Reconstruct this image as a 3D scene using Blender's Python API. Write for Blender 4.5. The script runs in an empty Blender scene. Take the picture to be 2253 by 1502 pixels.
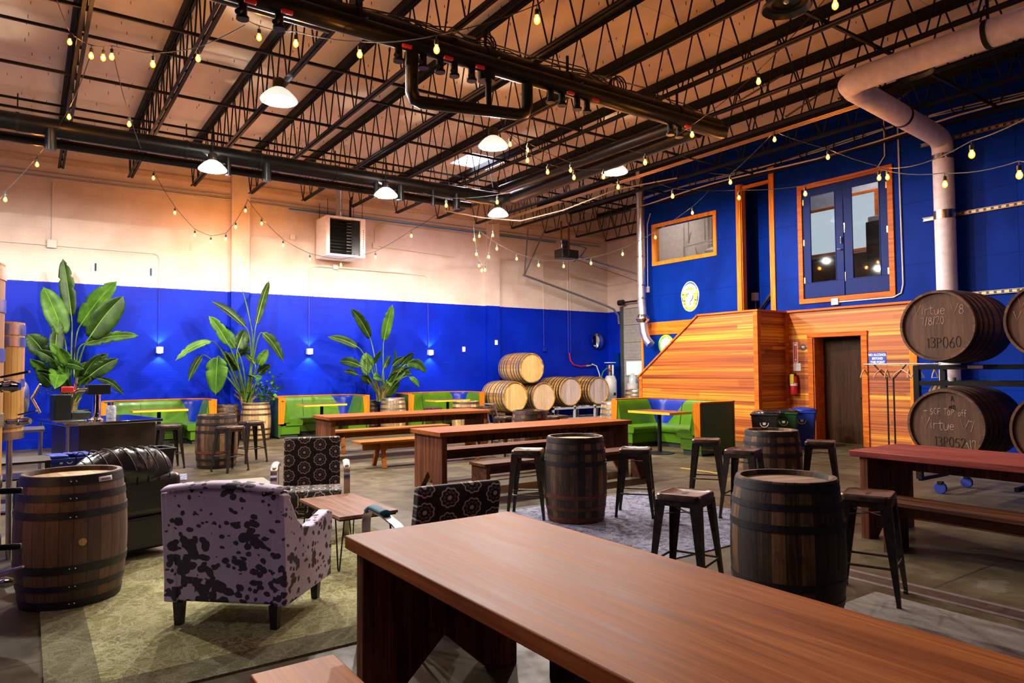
import bpy, math, random
from mathutils import Vector, Matrix
rnd = random.Random(7)
SC = bpy.context.scene
COL = SC.collection
R = math.radians
# ------------------------------------------------------------------ camera, world, exposure
def make_camera():
    yaw, pit, rol, f = .60855, .04022, -.00707, 1530.6
    fw = Vector((math.sin(yaw)*math.cos(pit), math.cos(yaw)*math.cos(pit), math.sin(pit)))
    r = Vector((math.cos(yaw), -math.sin(yaw), 0)); u = r.cross(fw)
    r2 = r*math.cos(rol) + u*math.sin(rol); u2 = -r*math.sin(rol) + u*math.cos(rol)
    cd = bpy.data.cameras.new('camera'); co = bpy.data.objects.new('camera', cd); COL.objects.link(co)
    m = Matrix.Identity(4)
    for i in range(3):
        m[i][0] = r2[i]; m[i][1] = u2[i]; m[i][2] = -fw[i]
    m[0][3], m[1][3], m[2][3] = 0, 0, 1.65
    co.matrix_world = m
    cd.sensor_width = 36; cd.lens = f/2253*36; cd.clip_end = 200; cd.clip_start = .05
    SC.camera = co
make_camera()
W = bpy.data.worlds.new('world'); SC.world = W; W.use_nodes = True
W.node_tree.nodes['Background'].inputs[0].default_value = (.62, .52, .60, 1)
W.node_tree.nodes['Background'].inputs[1].default_value = .006
SC.view_settings.view_transform = 'Standard'; SC.view_settings.look = 'None'
SC.view_settings.gamma = 1; SC.view_settings.use_curve_mapping = False
SC.view_settings.exposure = -.25
BAY_W = 1250       # watts of a lit high-bay lamp
BULB_E = 1250       # emission of a festoon bulb
SKY_E = 30        # daylight in the rooflights
# heights and planes of the place: back wall Y=18.4, office wall X=14.3, far wall X=17, roof deck z=7.15
YB, XO, XF, ZC = 18.4, 14.3, 17.0, 7.15

# ------------------------------------------------------------------ object bookkeeping
def tag(o, label=None, cat=None, group=None, kind=None):
    if label: o['label'] = label
    if cat: o['category'] = cat
    if group: o['group'] = group
    if kind: o['kind'] = kind
    return o
KIDS = {}
def adopt(o, parent):
    if parent is not None:
        o.parent = parent; KIDS.setdefault(parent.name, []).append(o)
    return o
def thing(name, label, cat, loc=(0, 0, 0), rz=0, group=None):
    o = bpy.data.objects.new(name, None); COL.objects.link(o)
    o.empty_display_size = .1
    o.location = loc; o.rotation_euler = (0, 0, rz)
    return tag(o, label, cat, group)
def dup(o, loc=None, rz=None, label=None, group=None, parent=None):
    c = o.copy(); COL.objects.link(c)
    if parent is not None: adopt(c, parent)
    if loc is not None: c.location = loc
    if rz is not None: c.rotation_euler = (0, 0, rz)
    if label: c['label'] = label
    if group: c['group'] = group
    for k in KIDS.get(o.name, []): dup(k, parent=c)
    return c

class MB:
    def __init__(s): s.v = []; s.f = []; s.m = []; s.mi = 0
    def add(s, vs, fs):
        b = len(s.v); s.v += [tuple(v) for v in vs]
        s.f += [tuple(b+i for i in f) for f in fs]; s.m += [s.mi]*len(fs); return s
    def mat(s, i): s.mi = i; return s
    def box(s, x0, x1, y0, y1, z0, z1, M=None):
        vs = [Vector(p) for p in ((x0,y0,z0),(x1,y0,z0),(x1,y1,z0),(x0,y1,z0),(x0,y0,z1),(x1,y0,z1),(x1,y1,z1),(x0,y1,z1))]
        if M: vs = [M @ v for v in vs]
        return s.add(vs, [(3,2,1,0),(4,5,6,7),(0,1,5,4),(1,2,6,5),(2,3,7,6),(3,0,4,7)])
    def bar(s, a, b, w, d=None, up=(0,0,1)):
        a = Vector(a); b = Vector(b); d = d or w; t = (b-a).normalized(); up = Vector(up)
        if abs(t.dot(up)) > .98: up = Vector((1,0,0)) if abs(t.x) < .9 else Vector((0,1,0))
        x = t.cross(up).normalized(); y = x.cross(t)
        vs = []
        for p in (a, b):
            for i, j in ((-1,-1),(1,-1),(1,1),(-1,1)): vs.append(p + x*i*w/2 + y*j*d/2)
        return s.add(vs, [(3,2,1,0),(4,5,6,7),(0,1,5,4),(1,2,6,5),(2,3,7,6),(3,0,4,7)])
    def tube(s, pts, r, n=10, cap=True, closed=False):
        pts = [Vector(p) for p in pts]; N = len(pts); rr = r if isinstance(r, (list, tuple)) else [r]*N
        vs = []; X = None
        for i, p in enumerate(pts):
            if closed: t = pts[(i+1) % N]-pts[i-1]
            else: t = pts[min(i+1, N-1)]-pts[max(i-1, 0)]
            t.normalize()
            if X is None:
                X = t.cross(Vector((0,0,1)))
                if X.length < .05: X = t.cross(Vector((1,0,0)))
                X.normalize()
            else:
                X = X - t*X.dot(t)
                if X.length < 1e-4: X = t.cross(Vector((1,.3,0)))
                X.normalize()
            Y = t.cross(X)
            for k in range(n):
                a = 2*math.pi*k/n; vs.append(p + (X*math.cos(a)+Y*math.sin(a))*rr[i])
        fs = []
        M = N if closed else N-1
        for i in range(M):
            for k in range(n):
                a = i*n+k; b = i*n+(k+1) % n; c = ((i+1) % N)*n+(k+1) % n; d = ((i+1) % N)*n+k
                fs.append((a, b, c, d))
        if cap and not closed:
            fs.append(tuple(range(n))[::-1]); fs.append(tuple((N-1)*n+k for k in range(n)))
        return s.add(vs, fs)
    def lathe(s, prof, n=32, M=None, closed=False):
        vs = []; P = len(prof)
        for (r, z) in prof:
            for k in range(n):
                a = 2*math.pi*k/n; v = Vector((r*math.cos(a), r*math.sin(a), z)); vs.append(M @ v if M else v)
        fs = []
        for i in range(P if closed else P-1):
            j = (i+1) % P
            for k in range(n):
                fs.append((i*n+k, i*n+(k+1) % n, j*n+(k+1) % n, j*n+k))
        if not closed:
            if prof[0][0] > 1e-5: fs.append(tuple(range(n))[::-1])
            if prof[-1][0] > 1e-5: fs.append(tuple((P-1)*n+k for k in range(n)))
        return s.add(vs, fs)
    def prism(s, poly, t0, t1, M=None):
        n = len(poly); vs = [Vector((x, y, t0)) for x, y in poly]+[Vector((x, y, t1)) for x, y in poly]
        if M: vs = [M @ v for v in vs]
        return s.add(vs, [tuple(range(n))[::-1], tuple(range(n, 2*n))]+[(i, (i+1) % n, n+(i+1) % n, n+i) for i in range(n)])
    def grid(s, fn, nu, nv):
        vs = [fn(i/nu, j/nv) for j in range(nv+1) for i in range(nu+1)]
        return s.add(vs, [(j*(nu+1)+i, j*(nu+1)+i+1, (j+1)*(nu+1)+i+1, (j+1)*(nu+1)+i) for j in range(nv) for i in range(nu)])
    def sphere(s, c, r, n=12, sc=(1,1,1), M=None):
        T = Matrix.Translation(Vector(c)) @ Matrix.Diagonal((sc[0], sc[1], sc[2], 1))
        if M: T = M @ T
        prof = [(r*math.sin(math.pi*i/(n//2+2)), -r*math.cos(math.pi*i/(n//2+2))) for i in range(n//2+3)]
        return s.lathe(prof, n, T)
    def build(s, name, mats, parent=None, bevel=0, seg=2, angle=38, sub=0, smooth=True, solid=0):
        me = bpy.data.meshes.new(name)
        me.from_pydata(s.v, [], s.f)
        if not isinstance(mats, (list, tuple)): mats = [mats]
        for m in mats: me.materials.append(m)
        if len(mats) > 1: me.polygons.foreach_set('material_index', [min(i, len(mats)-1) for i in s.m])
        if smooth:
            me.polygons.foreach_set('use_smooth', [True]*len(me.polygons))
            me.set_sharp_from_angle(angle=R(angle))
        me.update()
        o = bpy.data.objects.new(name, me); COL.objects.link(o); adopt(o, parent)
        if solid:
            q = o.modifiers.new('solid', 'SOLIDIFY'); q.thickness = solid; q.offset = 0
        if bevel:
            b = o.modifiers.new('bevel', 'BEVEL'); b.width = bevel; b.segments = seg; b.limit_method = 'ANGLE'; b.angle_limit = R(40)
        if sub:
            q = o.modifiers.new('sub', 'SUBSURF'); q.levels = sub; q.render_levels = sub
        return o
def part(name, m, parent, fn, **k):
    b = MB(); fn(b); return b.build(name, m, parent, **k)
def struct(name, b, m, **k):
    o = b.build(name, m, None, **k); o['kind'] = 'structure'; return o
def rot(ax, a): return Matrix.Rotation(a, 4, ax)
def tr(x, y, z): return Matrix.Translation((x, y, z))
def frame_M(o, xa, ya):
    xa = Vector(xa).normalized(); ya = Vector(ya).normalized(); za = xa.cross(ya)
    m = Matrix.Identity(4)
    for i in range(3): m[i][0] = xa[i]; m[i][1] = ya[i]; m[i][2] = za[i]; m[i][3] = o[i]
    return m
def text(s, size, m, parent, M, name='lettering', ext=.001, align='CENTER', shear=0, space=1, bold=0, xs=1):
    cu = bpy.data.curves.new(name, 'FONT'); cu.body = s; cu.size = size; cu.extrude = ext; cu.align_x = align; cu.align_y = 'CENTER'
    cu.shear = shear; cu.space_character = space; cu.offset = bold; cu.resolution_u = 3
    cu.materials.append(m)
    o = bpy.data.objects.new(name, cu); COL.objects.link(o)
    me = bpy.data.meshes.new_from_object(o); bpy.data.objects.remove(o); me.name = name
    o = bpy.data.objects.new(name, me); COL.objects.link(o)
    adopt(o, parent); o.matrix_local = M @ Matrix.Diagonal((xs, 1, 1, 1)); return o

# hand-drawn letters: strokes on a 0..1 high grid
_c = lambda cx, cy, rx, ry, a0, a1, n=10: [(cx+rx*math.cos(R(a0+(a1-a0)*k/n)), cy+ry*math.sin(R(a0+(a1-a0)*k/n))) for k in range(n+1)]
GLY = {'V': (.72, [[(0, 1), (.3, 0), (.68, 1.02)]]), 'i': (.22, [[(.08, .6), (.1, 0)], [(.08, .8), (.1, .86)]]), 'r': (.42, [[(.08, .62), (.1, 0)], [(.09, .4), (.2, .58), (.38, .6)]]),
 't': (.46, [[(.2, .95), (.2, .1), (.3, 0), (.4, .04)], [(.0, .62), (.42, .66)]]), 'u': (.52, [[(.05, .58), (.06, .15), (.18, 0), (.34, .1), (.42, .6)], [(.42, .6), (.46, 0)]]),
 'e': (.50, [[(.04, .3), (.4, .36)]+_c(.22, .3, .19, .28, 10, 330)]), '8': (.5, [_c(.22, .74, .16, .2, -90, 270)+_c(.22, .27, .2, .26, 90, 450)]), '7': (.46, [[(.02, .95), (.4, .97), (.14, 0)]]),
 '/': (.36, [[(.0, -.08), (.28, 1.05)]]), '2': (.5, [_c(.2, .74, .18, .22, 170, -40, 8)+[(.02, .02), (.42, .04)]]), '0': (.52, [_c(.22, .48, .19, .47, 90, 450, 14)]), 'S': (.5, [_c(.22, .74, .18, .22, 50, 250, 8)+_c(.22, .25, .2, .24, 90, -140, 8)]),
 'C': (.5, [_c(.24, .48, .2, .44, 55, 305, 10)]), 'F': (.46, [[(.05, 0), (.06, .95), (.42, .97)], [(.06, .5), (.34, .52)]]), 'T': (.5, [[(0, .95), (.46, .97)], [(.23, .95), (.22, 0)]]), 'O': (.5, [_c(.22, .4, .18, .36, 90, 450, 12)]),
 'P': (.5, [[(.06, 0), (.07, .96)]+_c(.1, .72, .3, .24, 90, -90, 8)]), 'o': (.44, [_c(.2, .28, .16, .26, 90, 450, 10)]), 'f': (.34, [[(.32, .9), (.2, .95), (.13, .8), (.12, 0)], [(0, .5), (.28, .52)]]), '1': (.26, [[(.04, .78), (.14, .97), (.14, 0)]]),
 '3': (.48, [_c(.18, .74, .2, .21, 140, -80, 8)+_c(.18, .26, .22, .26, 85, -140, 8)]), '6': (.5, [[(.36, .96), (.12, .6)]+_c(.22, .27, .19, .26, 150, -210, 12)]), '5': (.48, [[(.4, .96), (.08, .95), (.06, .55)]+_c(.2, .3, .2, .28, 110, -140, 8)]), '9': (.48, [_c(.22, .7, .17, .25, 0, 360, 10)+[(.36, .3), (.3, 0)]]),
 '-': (.55, [[(0, .42), (.5, .5)]]), '\'': (.2, [[(.1, 1), (.1, .85)]]), 'A': (.5, [[(0, 0), (.24, .95), (.46, 0)], [(.1, .36), (.38, .36)]]), 'M': (.6, [[(0, 0), (.05, .95), (.28, .4), (.5, .95), (.55, 0)]]), 'L': (.4, [[(.05, .95), (.05, 0), (.36, .02)]]), 'B': (.46, [[(.05, 0), (.05, .95)]+_c(.1, .72, .24, .22, 90, -90, 6)+_c(.1, .25, .28, .25, 90, -90, 6)]), 'R': (.5, [[(.06, 0), (.07, .96)]+_c(.1, .72, .28, .24, 90, -90, 8)+[(.4, 0)]]), 'E': (.44, [[(.4, .95), (.05, .95), (.05, 0), (.4, 0)], [(.05, .5), (.32, .5)]]), '4': (.5, [[(.3, 0), (.3, .95), (.0, .32), (.44, .34)]])}
def handwriting(s, size, m, parent, M, name, r=.0035, seed=0):
    q = random.Random(hash_(s)+seed); b = MB(); x = 0; W_ = sum(GLY[c][0] if c in GLY else .38 for c in s)
    for c in s:
        if c in GLY:
            jy = q.uniform(-.05, .05); js = q.uniform(.92, 1.08)
            for st in GLY[c][1]: b.tube([M @ Vector(((x+px*js-W_/2)*size, (py*js+jy-.45)*size, .0005)) for px, py in st], [r*q.uniform(.75, 1.1) for _ in st], 5)
        x += (GLY[c][0] if c in GLY else .38)+.04
    return b.build(name, m, parent)
def hash_(s): return sum((k+1)*ord(c) for k, c in enumerate(s))
# ------------------------------------------------------------------ materials
class NT:
    def __init__(s, name, col=(.5,.5,.5), rough=.6, metal=0, spec=None, coat=0):
        s.m = bpy.data.materials.new(name); s.m.use_nodes = True; s.t = s.m.node_tree
        s.b = s.t.nodes['Principled BSDF']
        s.set(s.b, 'Base Color', col); s.b.inputs['Roughness'].default_value = rough; s.b.inputs['Metallic'].default_value = metal
        if spec is not None: s.b.inputs['Specular IOR Level'].default_value = spec
        if coat: s.b.inputs['Coat Weight'].default_value = coat
        s.m.diffuse_color = (*col[:3], 1)
    def set(s, n, k, v):
        if isinstance(v, bpy.types.NodeSocket): s.t.links.new(v, n.inputs[k]); return
        i = n.inputs[k]
        if isinstance(v, (tuple, list)) and len(v) == 3 and i.type == 'RGBA': v = (*v, 1)
        i.default_value = v
    def n(s, typ, props=None, out=0, **ins):
        nd = s.t.nodes.new('ShaderNode'+typ)
        for k, v in (props or {}).items(): setattr(nd, k, v)
        for k, v in ins.items():
            key = int(k[1:]) if k[0] == 'i' and k[1:].isdigit() else k.replace('_', ' ')
            s.set(nd, key, v)
        return nd.outputs[out]
    def math(s, op, a, b=0, c=0): return s.n('Math', {'operation': op}, i0=a, i1=b, i2=c)
    def obj(s): return s.n('TexCoord', out=3)
    def geo(s): return s.n('NewGeometry', out=0)
    def map(s, v, scale=(1,1,1), loc=(0,0,0), rot=(0,0,0)): return s.n('Mapping', Vector=v, Scale=scale, Location=loc, Rotation=rot)
    def xyz(s, v):
        nd = s.t.nodes.new('ShaderNodeSeparateXYZ'); s.set(nd, 0, v); return nd.outputs
    def comb(s, x, y, z=0): return s.n('CombineXYZ', i0=x, i1=y, i2=z)
    def noise(s, v, scale, detail=4, rough=.55, out=0, dist=0): return s.n('TexNoise', Vector=v, Scale=scale, Detail=detail, Roughness=rough, Distortion=dist, out=out)
    def ramp(s, f, stops, interp='LINEAR'):
        nd = s.t.nodes.new('ShaderNodeValToRGB'); s.set(nd, 0, f); cr = nd.color_ramp; cr.interpolation = interp
        while len(cr.elements) < len(stops): cr.elements.new(.5)
        for e, (p, c) in zip(cr.elements, stops):
            e.position = p; e.color = (*c, 1) if len(c) == 3 else c
        return nd.outputs[0]
    def mix(s, f, a, b, mode='MIX'):
        nd = s.t.nodes.new('ShaderNodeMix'); nd.data_type = 'RGBA'; nd.blend_type = mode
        s.set(nd, 0, f); s.set(nd, 6, a); s.set(nd, 7, b); return nd.outputs[2]
    def white(s, v): return s.n('TexWhiteNoise', {'noise_dimensions': '3D'}, Vector=v)
    def rnd(s): return s.n('ObjectInfo', out=5)
    def bump(s, h, strength=.3, dist=.01): s.set(s.b, 'Normal', s.n('Bump', Height=h, Strength=strength, Distance=dist))
    def col(s, c): s.set(s.b, 'Base Color', c); return s
    def rough(s, c): s.set(s.b, 'Roughness', c); return s
def plain(name, col, rough=.6, metal=0, coat=0, var=.12, sc=9, spec=None):
    t = NT(name, col, rough, metal, spec, coat)
    nz = t.noise(t.obj(), sc, 5)
    t.col(t.mix(1, col, t.ramp(nz, [(.3, (1-var,)*3), (.7, (1+var,)*3)]), 'MULTIPLY'))
    t.rough(t.math('MULTIPLY_ADD', nz, .18, rough-.09))
    return t.m
def emit(name, col, e):
    t = NT(name, (0, 0, 0), .5); t.b.inputs['Emission Color'].default_value = (*col, 1); t.b.inputs['Emission Strength'].default_value = e
    return t.m
def wood(name, dark, mid, light, axis=0, sc=1., rough=.45, coat=0, band=None, spec=.1):
    t = NT(name, mid, rough, 0, spec, coat)
    o = t.obj(); s3 = [14*sc]*3; s3[axis] = .9*sc
    r = t.rnd(); v = t.n('VectorMath', {'operation': 'ADD'}, i0=o, i1=t.comb(t.math('MULTIPLY', r, 37), t.math('MULTIPLY', r, 17), t.math('MULTIPLY', r, 7)))
    n1 = t.noise(t.map(v, s3), 1.3, 6, .6, dist=.6); s4 = [90*sc]*3; s4[axis] = 2.5*sc
    n2 = t.noise(t.map(v, s4), 1, 3, .6)
    f = t.math('MULTIPLY_ADD', n2, .35, t.math('MULTIPLY', n1, .7))
    c = t.ramp(f, [(.36, dark), (.52, mid), (.68, light)])
    if band:
        x = t.xyz(o)
        q = t.math('FLOOR', t.math('MULTIPLY', x[band[0]], 1/band[1]))
        w = t.white(t.comb(q, r, 3.1))
        c = t.mix(1, c, t.ramp(w, [(0, (.72, .68, .66)), (1, (1.3, 1.25, 1.2))]), 'MULTIPLY')
    t.col(c); t.bump(f, .15, .004)
    t.rough(t.math('MULTIPLY_ADD', n1, .25, rough-.12))
    return t.m
def planks(name, pitch, stops, length=5.5, axis_h=1, axis_v=2, rough=.5, grain_dark=.55):
    # horizontal cladding boards of uneven tone
    t = NT(name, stops[0][1], rough)
    x = t.xyz(t.geo())
    row = t.math('FLOOR', t.math('DIVIDE', x[axis_v], pitch))
    off = t.math('MULTIPLY', t.white(t.comb(row, 7.7, 1.3)), 9)
    seg = t.math('FLOOR', t.math('ADD', t.math('DIVIDE', x[axis_h], length), off))
    w = t.white(t.comb(row, seg, 2.2))
    sc = [2, 2, 2]; sc[axis_h] = .8; sc[axis_v] = 26
    gr = t.noise(t.n('VectorMath', {'operation': 'ADD'}, i0=t.map(t.geo(), sc), i1=t.comb(t.math('MULTIPLY', w, 50), w, w)), 1.2, 5, .6, dist=.4)
    w = t.math('POWER', w, 1.5); s5 = [1, 1, 1]; s5[axis_h] = .12; s5[axis_v] = 17
    st = t.noise(t.map(t.geo(), s5), 1.6, 3, .6)
    f = t.math('ADD', t.math('MULTIPLY', w, .46), t.math('ADD', t.math('MULTIPLY', gr, .2), t.math('MULTIPLY_ADD', st, 1.9, -.70)))
    c = t.ramp(f, stops)
    fr = t.math('FRACT', t.math('DIVIDE', x[axis_v], pitch))
    edge = t.math('LESS_THAN', fr, .035)
    c = t.mix(t.math('MULTIPLY', edge, .6), c, (.12, .03, .005))
    t.col(c); t.bump(t.math('MULTIPLY', t.math('SUBTRACT', 1, edge), 1), .4, .006)
    return t.m
# ---- palette of plain materials
m_black = plain('black_paint', (.009, .010, .009), .4, 0, spec=.2)
m_joist = plain('joist_steel', (.011, .012, .011), .6, 0, spec=.15)
m_lightjoist = plain('primed_steel', (.6, .52, .55), .5)
m_gun = plain('gunmetal_steel', (.05, .042, .032), .38, .75, var=.35, sc=22)
m_steel = plain('stainless_steel', (.62, .58, .55), .22, 1, var=.08)
m_chrome = plain('chrome', (.8, .8, .8), .08, 1, var=.02)
m_galv = plain('galvanised_steel', (.62, .62, .64), .32, .9, var=.15, sc=14)
m_brushed = plain('brushed_bronze_steel', (.42, .38, .36), .28, 1)
m_rust0 = plain('dark_screw', (.03, .018, .012), .7)
m_white = plain('white_enamel', (.8, .78, .76), .4)
m_offwhite = plain('grey_white_plastic', (.6, .6, .58), .5)
m_red = plain('red_plastic', (.6, .02, .02), .4)
m_rubber = plain('black_rubber', (.015, .015, .015), .7)
m_cable = plain('black_cable', (.012, .012, .012), .6)
m_conduit = NT('painted_conduit', (.6, .52, .46), .45)
_z = m_conduit.xyz(m_conduit.geo()); m_conduit.col(m_conduit.mix(m_conduit.math('GREATER_THAN', _z[2], 3.655), (.0004, .012, .34), (.6, .52, .46))); m_conduit = m_conduit.m
m_conduitdark = plain('grey_conduit', (.3, .29, .28), .4, .7)
m_conduitblue = plain('blue_painted_conduit', (.0, .06, .45), .4)
m_bluepipe = plain('blue_hose', (.02, .16, .42), .4)
m_brass = plain('weathered_copper', (.5, .3, .12), .35, .8)
m_trim = wood('orange_fir_trim', (.42, .11, .012), (.68, .21, .02), (.86, .33, .03), 2, 1, .4)
m_trimh = wood('orange_fir_trim_flat', (.38, .09, .01), (.62, .17, .015), (.8, .27, .025), 1, 1, .4)
m_trimr = wood('red_fir_trim', (.3, .06, .012), (.5, .12, .015), (.65, .2, .02), 1, 1, .4)
m_glow = emit('lamp_glow', (1, .97, .9), 34)
m_fil = emit('glowing_filament', (1, .40, .08), BULB_E)
m_bulb = bpy.data.materials.new('amber_bulb_glass'); m_bulb.use_nodes = True
_t = m_bulb.node_tree; _t.nodes.clear()
_o = _t.nodes.new('ShaderNodeOutputMaterial'); _a = _t.nodes.new('ShaderNodeAddShader'); _tr = _t.nodes.new('ShaderNodeBsdfTransparent'); _e = _t.nodes.new('ShaderNodeEmission')
_tr.inputs[0].default_value = (1, .85, .6, 1); _e.inputs[0].default_value = (1, .33, .03, 1); _e.inputs[1].default_value = 2.6
_t.links.new(_tr.outputs[0], _a.inputs[0]); _t.links.new(_e.outputs[0], _a.inputs[1]); _t.links.new(_a.outputs[0], _o.inputs[0])
m_chalk = plain('chalk', (.62, .47, .37), .9, var=.2, sc=60)
m_stencil = plain('black_stencil_ink', (.015, .01, .008), .8)
m_glassy = NT('window_glass', (.02, .03, .04), .03); m_glassy.b.inputs['Transmission Weight'].default_value = 1; m_glassy.b.inputs['IOR'].default_value = 1.45; m_glassy.col((1, 1, 1)); m_glassy = m_glassy.m

def blockwall():
    t = NT('painted_block_wall', (.6, .5, .45), .5)
    x = t.xyz(t.geo())
    uv = t.comb(t.math('ADD', x[0], x[1]), x[2], 0)
    br = t.n('TexBrick', {'offset': .5}, out=1, Vector=uv, Scale=1, Mortar_Size=.006, Mortar_Smooth=.3, Brick_Width=.42, Row_Height=.21)
    nz = t.noise(t.geo(), 2.2, 6)
    up = t.ramp(nz, [(.3, (.56, .45, .37)), (.7, (.66, .54, .46))])
    bl = t.ramp(t.noise(t.geo(), 1.1, 5), [(.3, (.0003, .010, .30)), (.7, (.0006, .019, .43))])
    edge = t.math('ADD', x[2], t.math('MULTIPLY', t.math('SUBTRACT', t.noise(t.geo(), 12, 2), .5), .02))
    f = t.math('GREATER_THAN', edge, 3.655)
    spk = t.math('GREATER_THAN', t.noise(t.geo(), 34, 2), .745)
    bl = t.mix(t.math('MULTIPLY', spk, .35), bl, (.1, .2, .7))
    c = t.mix(f, bl, up)
    c = t.mix(t.math('MULTIPLY', br, .16), c, t.mix(.5, c, (.03, .02, .03)))
    t.col(c); t.bump(t.math('ADD', t.math('MULTIPLY', br, -1), t.math('MULTIPLY', t.noise(t.geo(), 40, 3), .35)), .35, .006)
    t.rough(t.math('MULTIPLY_ADD', f, .2, .45)); t.b.inputs['Specular IOR Level'].default_value = .12
    return t.m
m_block = blockwall()
def bluepaint():
    t = NT('deep_blue_painted_plywood', (.001, .03, .36), .5, 0, .05)
    nz = t.noise(t.map(t.geo(), (1, 1, .5)), 1.2, 6)
    c = t.ramp(nz, [(.3, (.0002, .014, .17)), (.7, (.0004, .028, .30))])
    x = t.xyz(t.geo())
    uv = t.comb(x[1], x[2], 0)
    br = t.n('TexBrick', {'offset': 0}, out=1, Vector=uv, Scale=1, Mortar_Size=.005, Brick_Width=2.44, Row_Height=1.22)
    spk = t.math('GREATER_THAN', t.noise(t.geo(), 20, 2), .77)
    c = t.mix(t.math('MULTIPLY', spk, .3), c, (.1, .2, .6))
    c = t.mix(t.math('MULTIPLY', br, .75), c, (.0, .004, .05))
    t.col(c); t.bump(t.noise(t.geo(), 60, 3), .12, .004)
    return t.m
m_blue = bluepaint()
def concrete():
    t = NT('stained_concrete', (.3, .26, .2), .4, 0, .2)
    g = t.geo(); n1 = t.noise(g, .55, 8, .62); n2 = t.noise(g, 5, 6, .6); n3 = t.noise(g, 90, 2)
    f = t.math('ADD', t.math('MULTIPLY', n1, .7), t.math('ADD', t.math('MULTIPLY', n2, .25), t.math('MULTIPLY', n3, .12)))
    c = t.ramp(f, [(.38, (.026, .019, .009)), (.52, (.068, .052, .026)), (.66, (.14, .112, .06))])
    vn = t.noise(t.map(g, (1, 1, 1)), 1.4, 4); sp = t.math('GREATER_THAN', vn, .69)
    c = t.mix(t.math('MULTIPLY', sp, .22), c, (.25, .24, .20))
    x = t.xyz(g)
    for p, off in ((2.35, 1.0),):
        d = t.math('ABSOLUTE', t.math('SUBTRACT', t.math('FRACT', t.math('DIVIDE', t.math('ADD', x[1], off), p)), .5))
        c = t.mix(t.math('MULTIPLY', t.math('LESS_THAN', d, .0042), .85), c, (.03, .022, .015))
    d = t.math('ABSOLUTE', t.math('SUBTRACT', t.math('FRACT', t.math('DIVIDE', t.math('ADD', x[0], 1.0), 5.2)), .5))
    c = t.mix(t.math('MULTIPLY', t.math('LESS_THAN', d, .0016), .8), c, (.03, .022, .015))
    t.col(c); t.rough(t.ramp(n2, [(.3, (.36,)*3), (.7, (.6,)*3)])); t.bump(n2, .06, .01)
    return t.m
m_floor = concrete()
def roofdeck():
    t = NT('cream_roof_deck', (.5, .4, .3), .7)
    g = t.geo(); n = t.noise(t.map(g, (1, .35, 1)), 1.3, 6)
    c = t.ramp(n, [(.3, (.64, .49, .32)), (.7, (.82, .67, .47))])
    x = t.xyz(g)
    # screw tips: short dark dashes on a loose grid
    cx = t.math('DIVIDE', x[0], .335); cy = t.math('DIVIDE', x[1], .61)
    w = t.white(t.comb(t.math('FLOOR', cx), t.math('FLOOR', cy), 4))
    fx = t.math('ABSOLUTE', t.math('SUBTRACT', t.math('FRACT', cx), t.math('MULTIPLY_ADD', w, .5, .25)))
    fy = t.math('ABSOLUTE', t.math('SUBTRACT', t.math('FRACT', cy), .5))
    dash = t.math('MULTIPLY', t.math('LESS_THAN', fx, .10), t.math('LESS_THAN', fy, .022))
    dash = t.math('MULTIPLY', dash, t.math('GREATER_THAN', w, .45))
    seam = t.math('LESS_THAN', t.math('FRACT', t.math('DIVIDE', x[1], 2.44)), .004)
    c = t.mix(t.math('MULTIPLY', seam, .6), c, (.15, .08, .05))
    t.col(c); return t.m
m_roof = roofdeck()
CED = [(.06, (.09, .016, .002)), (.22, (.20, .036, .003)), (.45, (.34, .075, .005)), (.66, (.46, .13, .008)), (.84, (.62, .25, .009)), (1, (.74, .40, .018))]
m_cedar = planks('cedar_cladding', .082, CED)
m_cedarx = planks('cedar_cladding_side', .082, CED, axis_h=0)
m_doorw = wood('dark_fir_door', (.016, .008, .004), (.032, .014, .006), (.05, .022, .009), 2, 1, .5)

# ------------------------------------------------------------------ shell
b = MB(); b.box(-9, XF+.3, -6, YB+.4, -.2, 0); struct('floor', b, m_floor)
b = MB(); b.box(-9, XF+.3, YB, YB+.3, 0, ZC+.3); struct('wall_back', b, m_block)
b = MB(); b.box(-7.3, -7, -6, YB-.001, 0, ZC-.001); struct('wall_left', b, m_block)
for i, (x0, x1) in enumerate(((4.16, 4.60), (11.80, 12.26))):
    b = MB(); b.box(x0, x1, YB-.15, YB-.001, 0, ZC); struct('trim_%d' % (i+1), b, m_block)
# far wall with the roller-door opening (Y 14.6 .. 17.62, z 0 .. 3.85)
b = MB(); b.box(XF, XF+.3, 17.62, YB-.001, 0, ZC).box(XF, XF+.3, 13.6, 14.55, 0, ZC).box(XF, XF+.3, 14.55, 17.62, 3.72, ZC)
struct('wall_far', b, m_block)
# roof deck with rooflight openings; the third, out of view, is added for lilac light
SKY = ((9.12, 10.33, 14.85, 16.0), (9.12, 10.33, .2, 1.6), (-1.5, -.1, .2, 1.6))
b = MB(); xs = [-9, -1.5, -.1, 9.12, 10.33, XF+.3]; ys = [-6, .2, 1.6, 14.85, 16.0, YB+.3]
for i in range(5):
    for j in range(5):
        if (i == 3 and j in (1, 3)) or (i == 1 and j == 1): continue
        b.box(xs[i], xs[i+1], ys[j], ys[j+1], ZC, ZC+.12)
struct('ceiling', b, m_roof, smooth=False)
def screws(b):
    q = random.Random(11)
    for i in range(44):
        for j in range(42):
            x, y = -2.6+.42*i+q.uniform(-.12, .12), 1.2+.41*j+q.uniform(-.15, .15)
            if q.random() < .42 or any(a-.05 < x < c_+.05 and d-.05 < y < e+.05 for a, c_, d, e in SKY) or x > XF or (x > XO-.35 and y < 14.2): continue
            h_ = q.uniform(.03, .065); b.box(x-.004, x+.004, y-.004, y+.004, ZC-h_, ZC-.0005)
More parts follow.
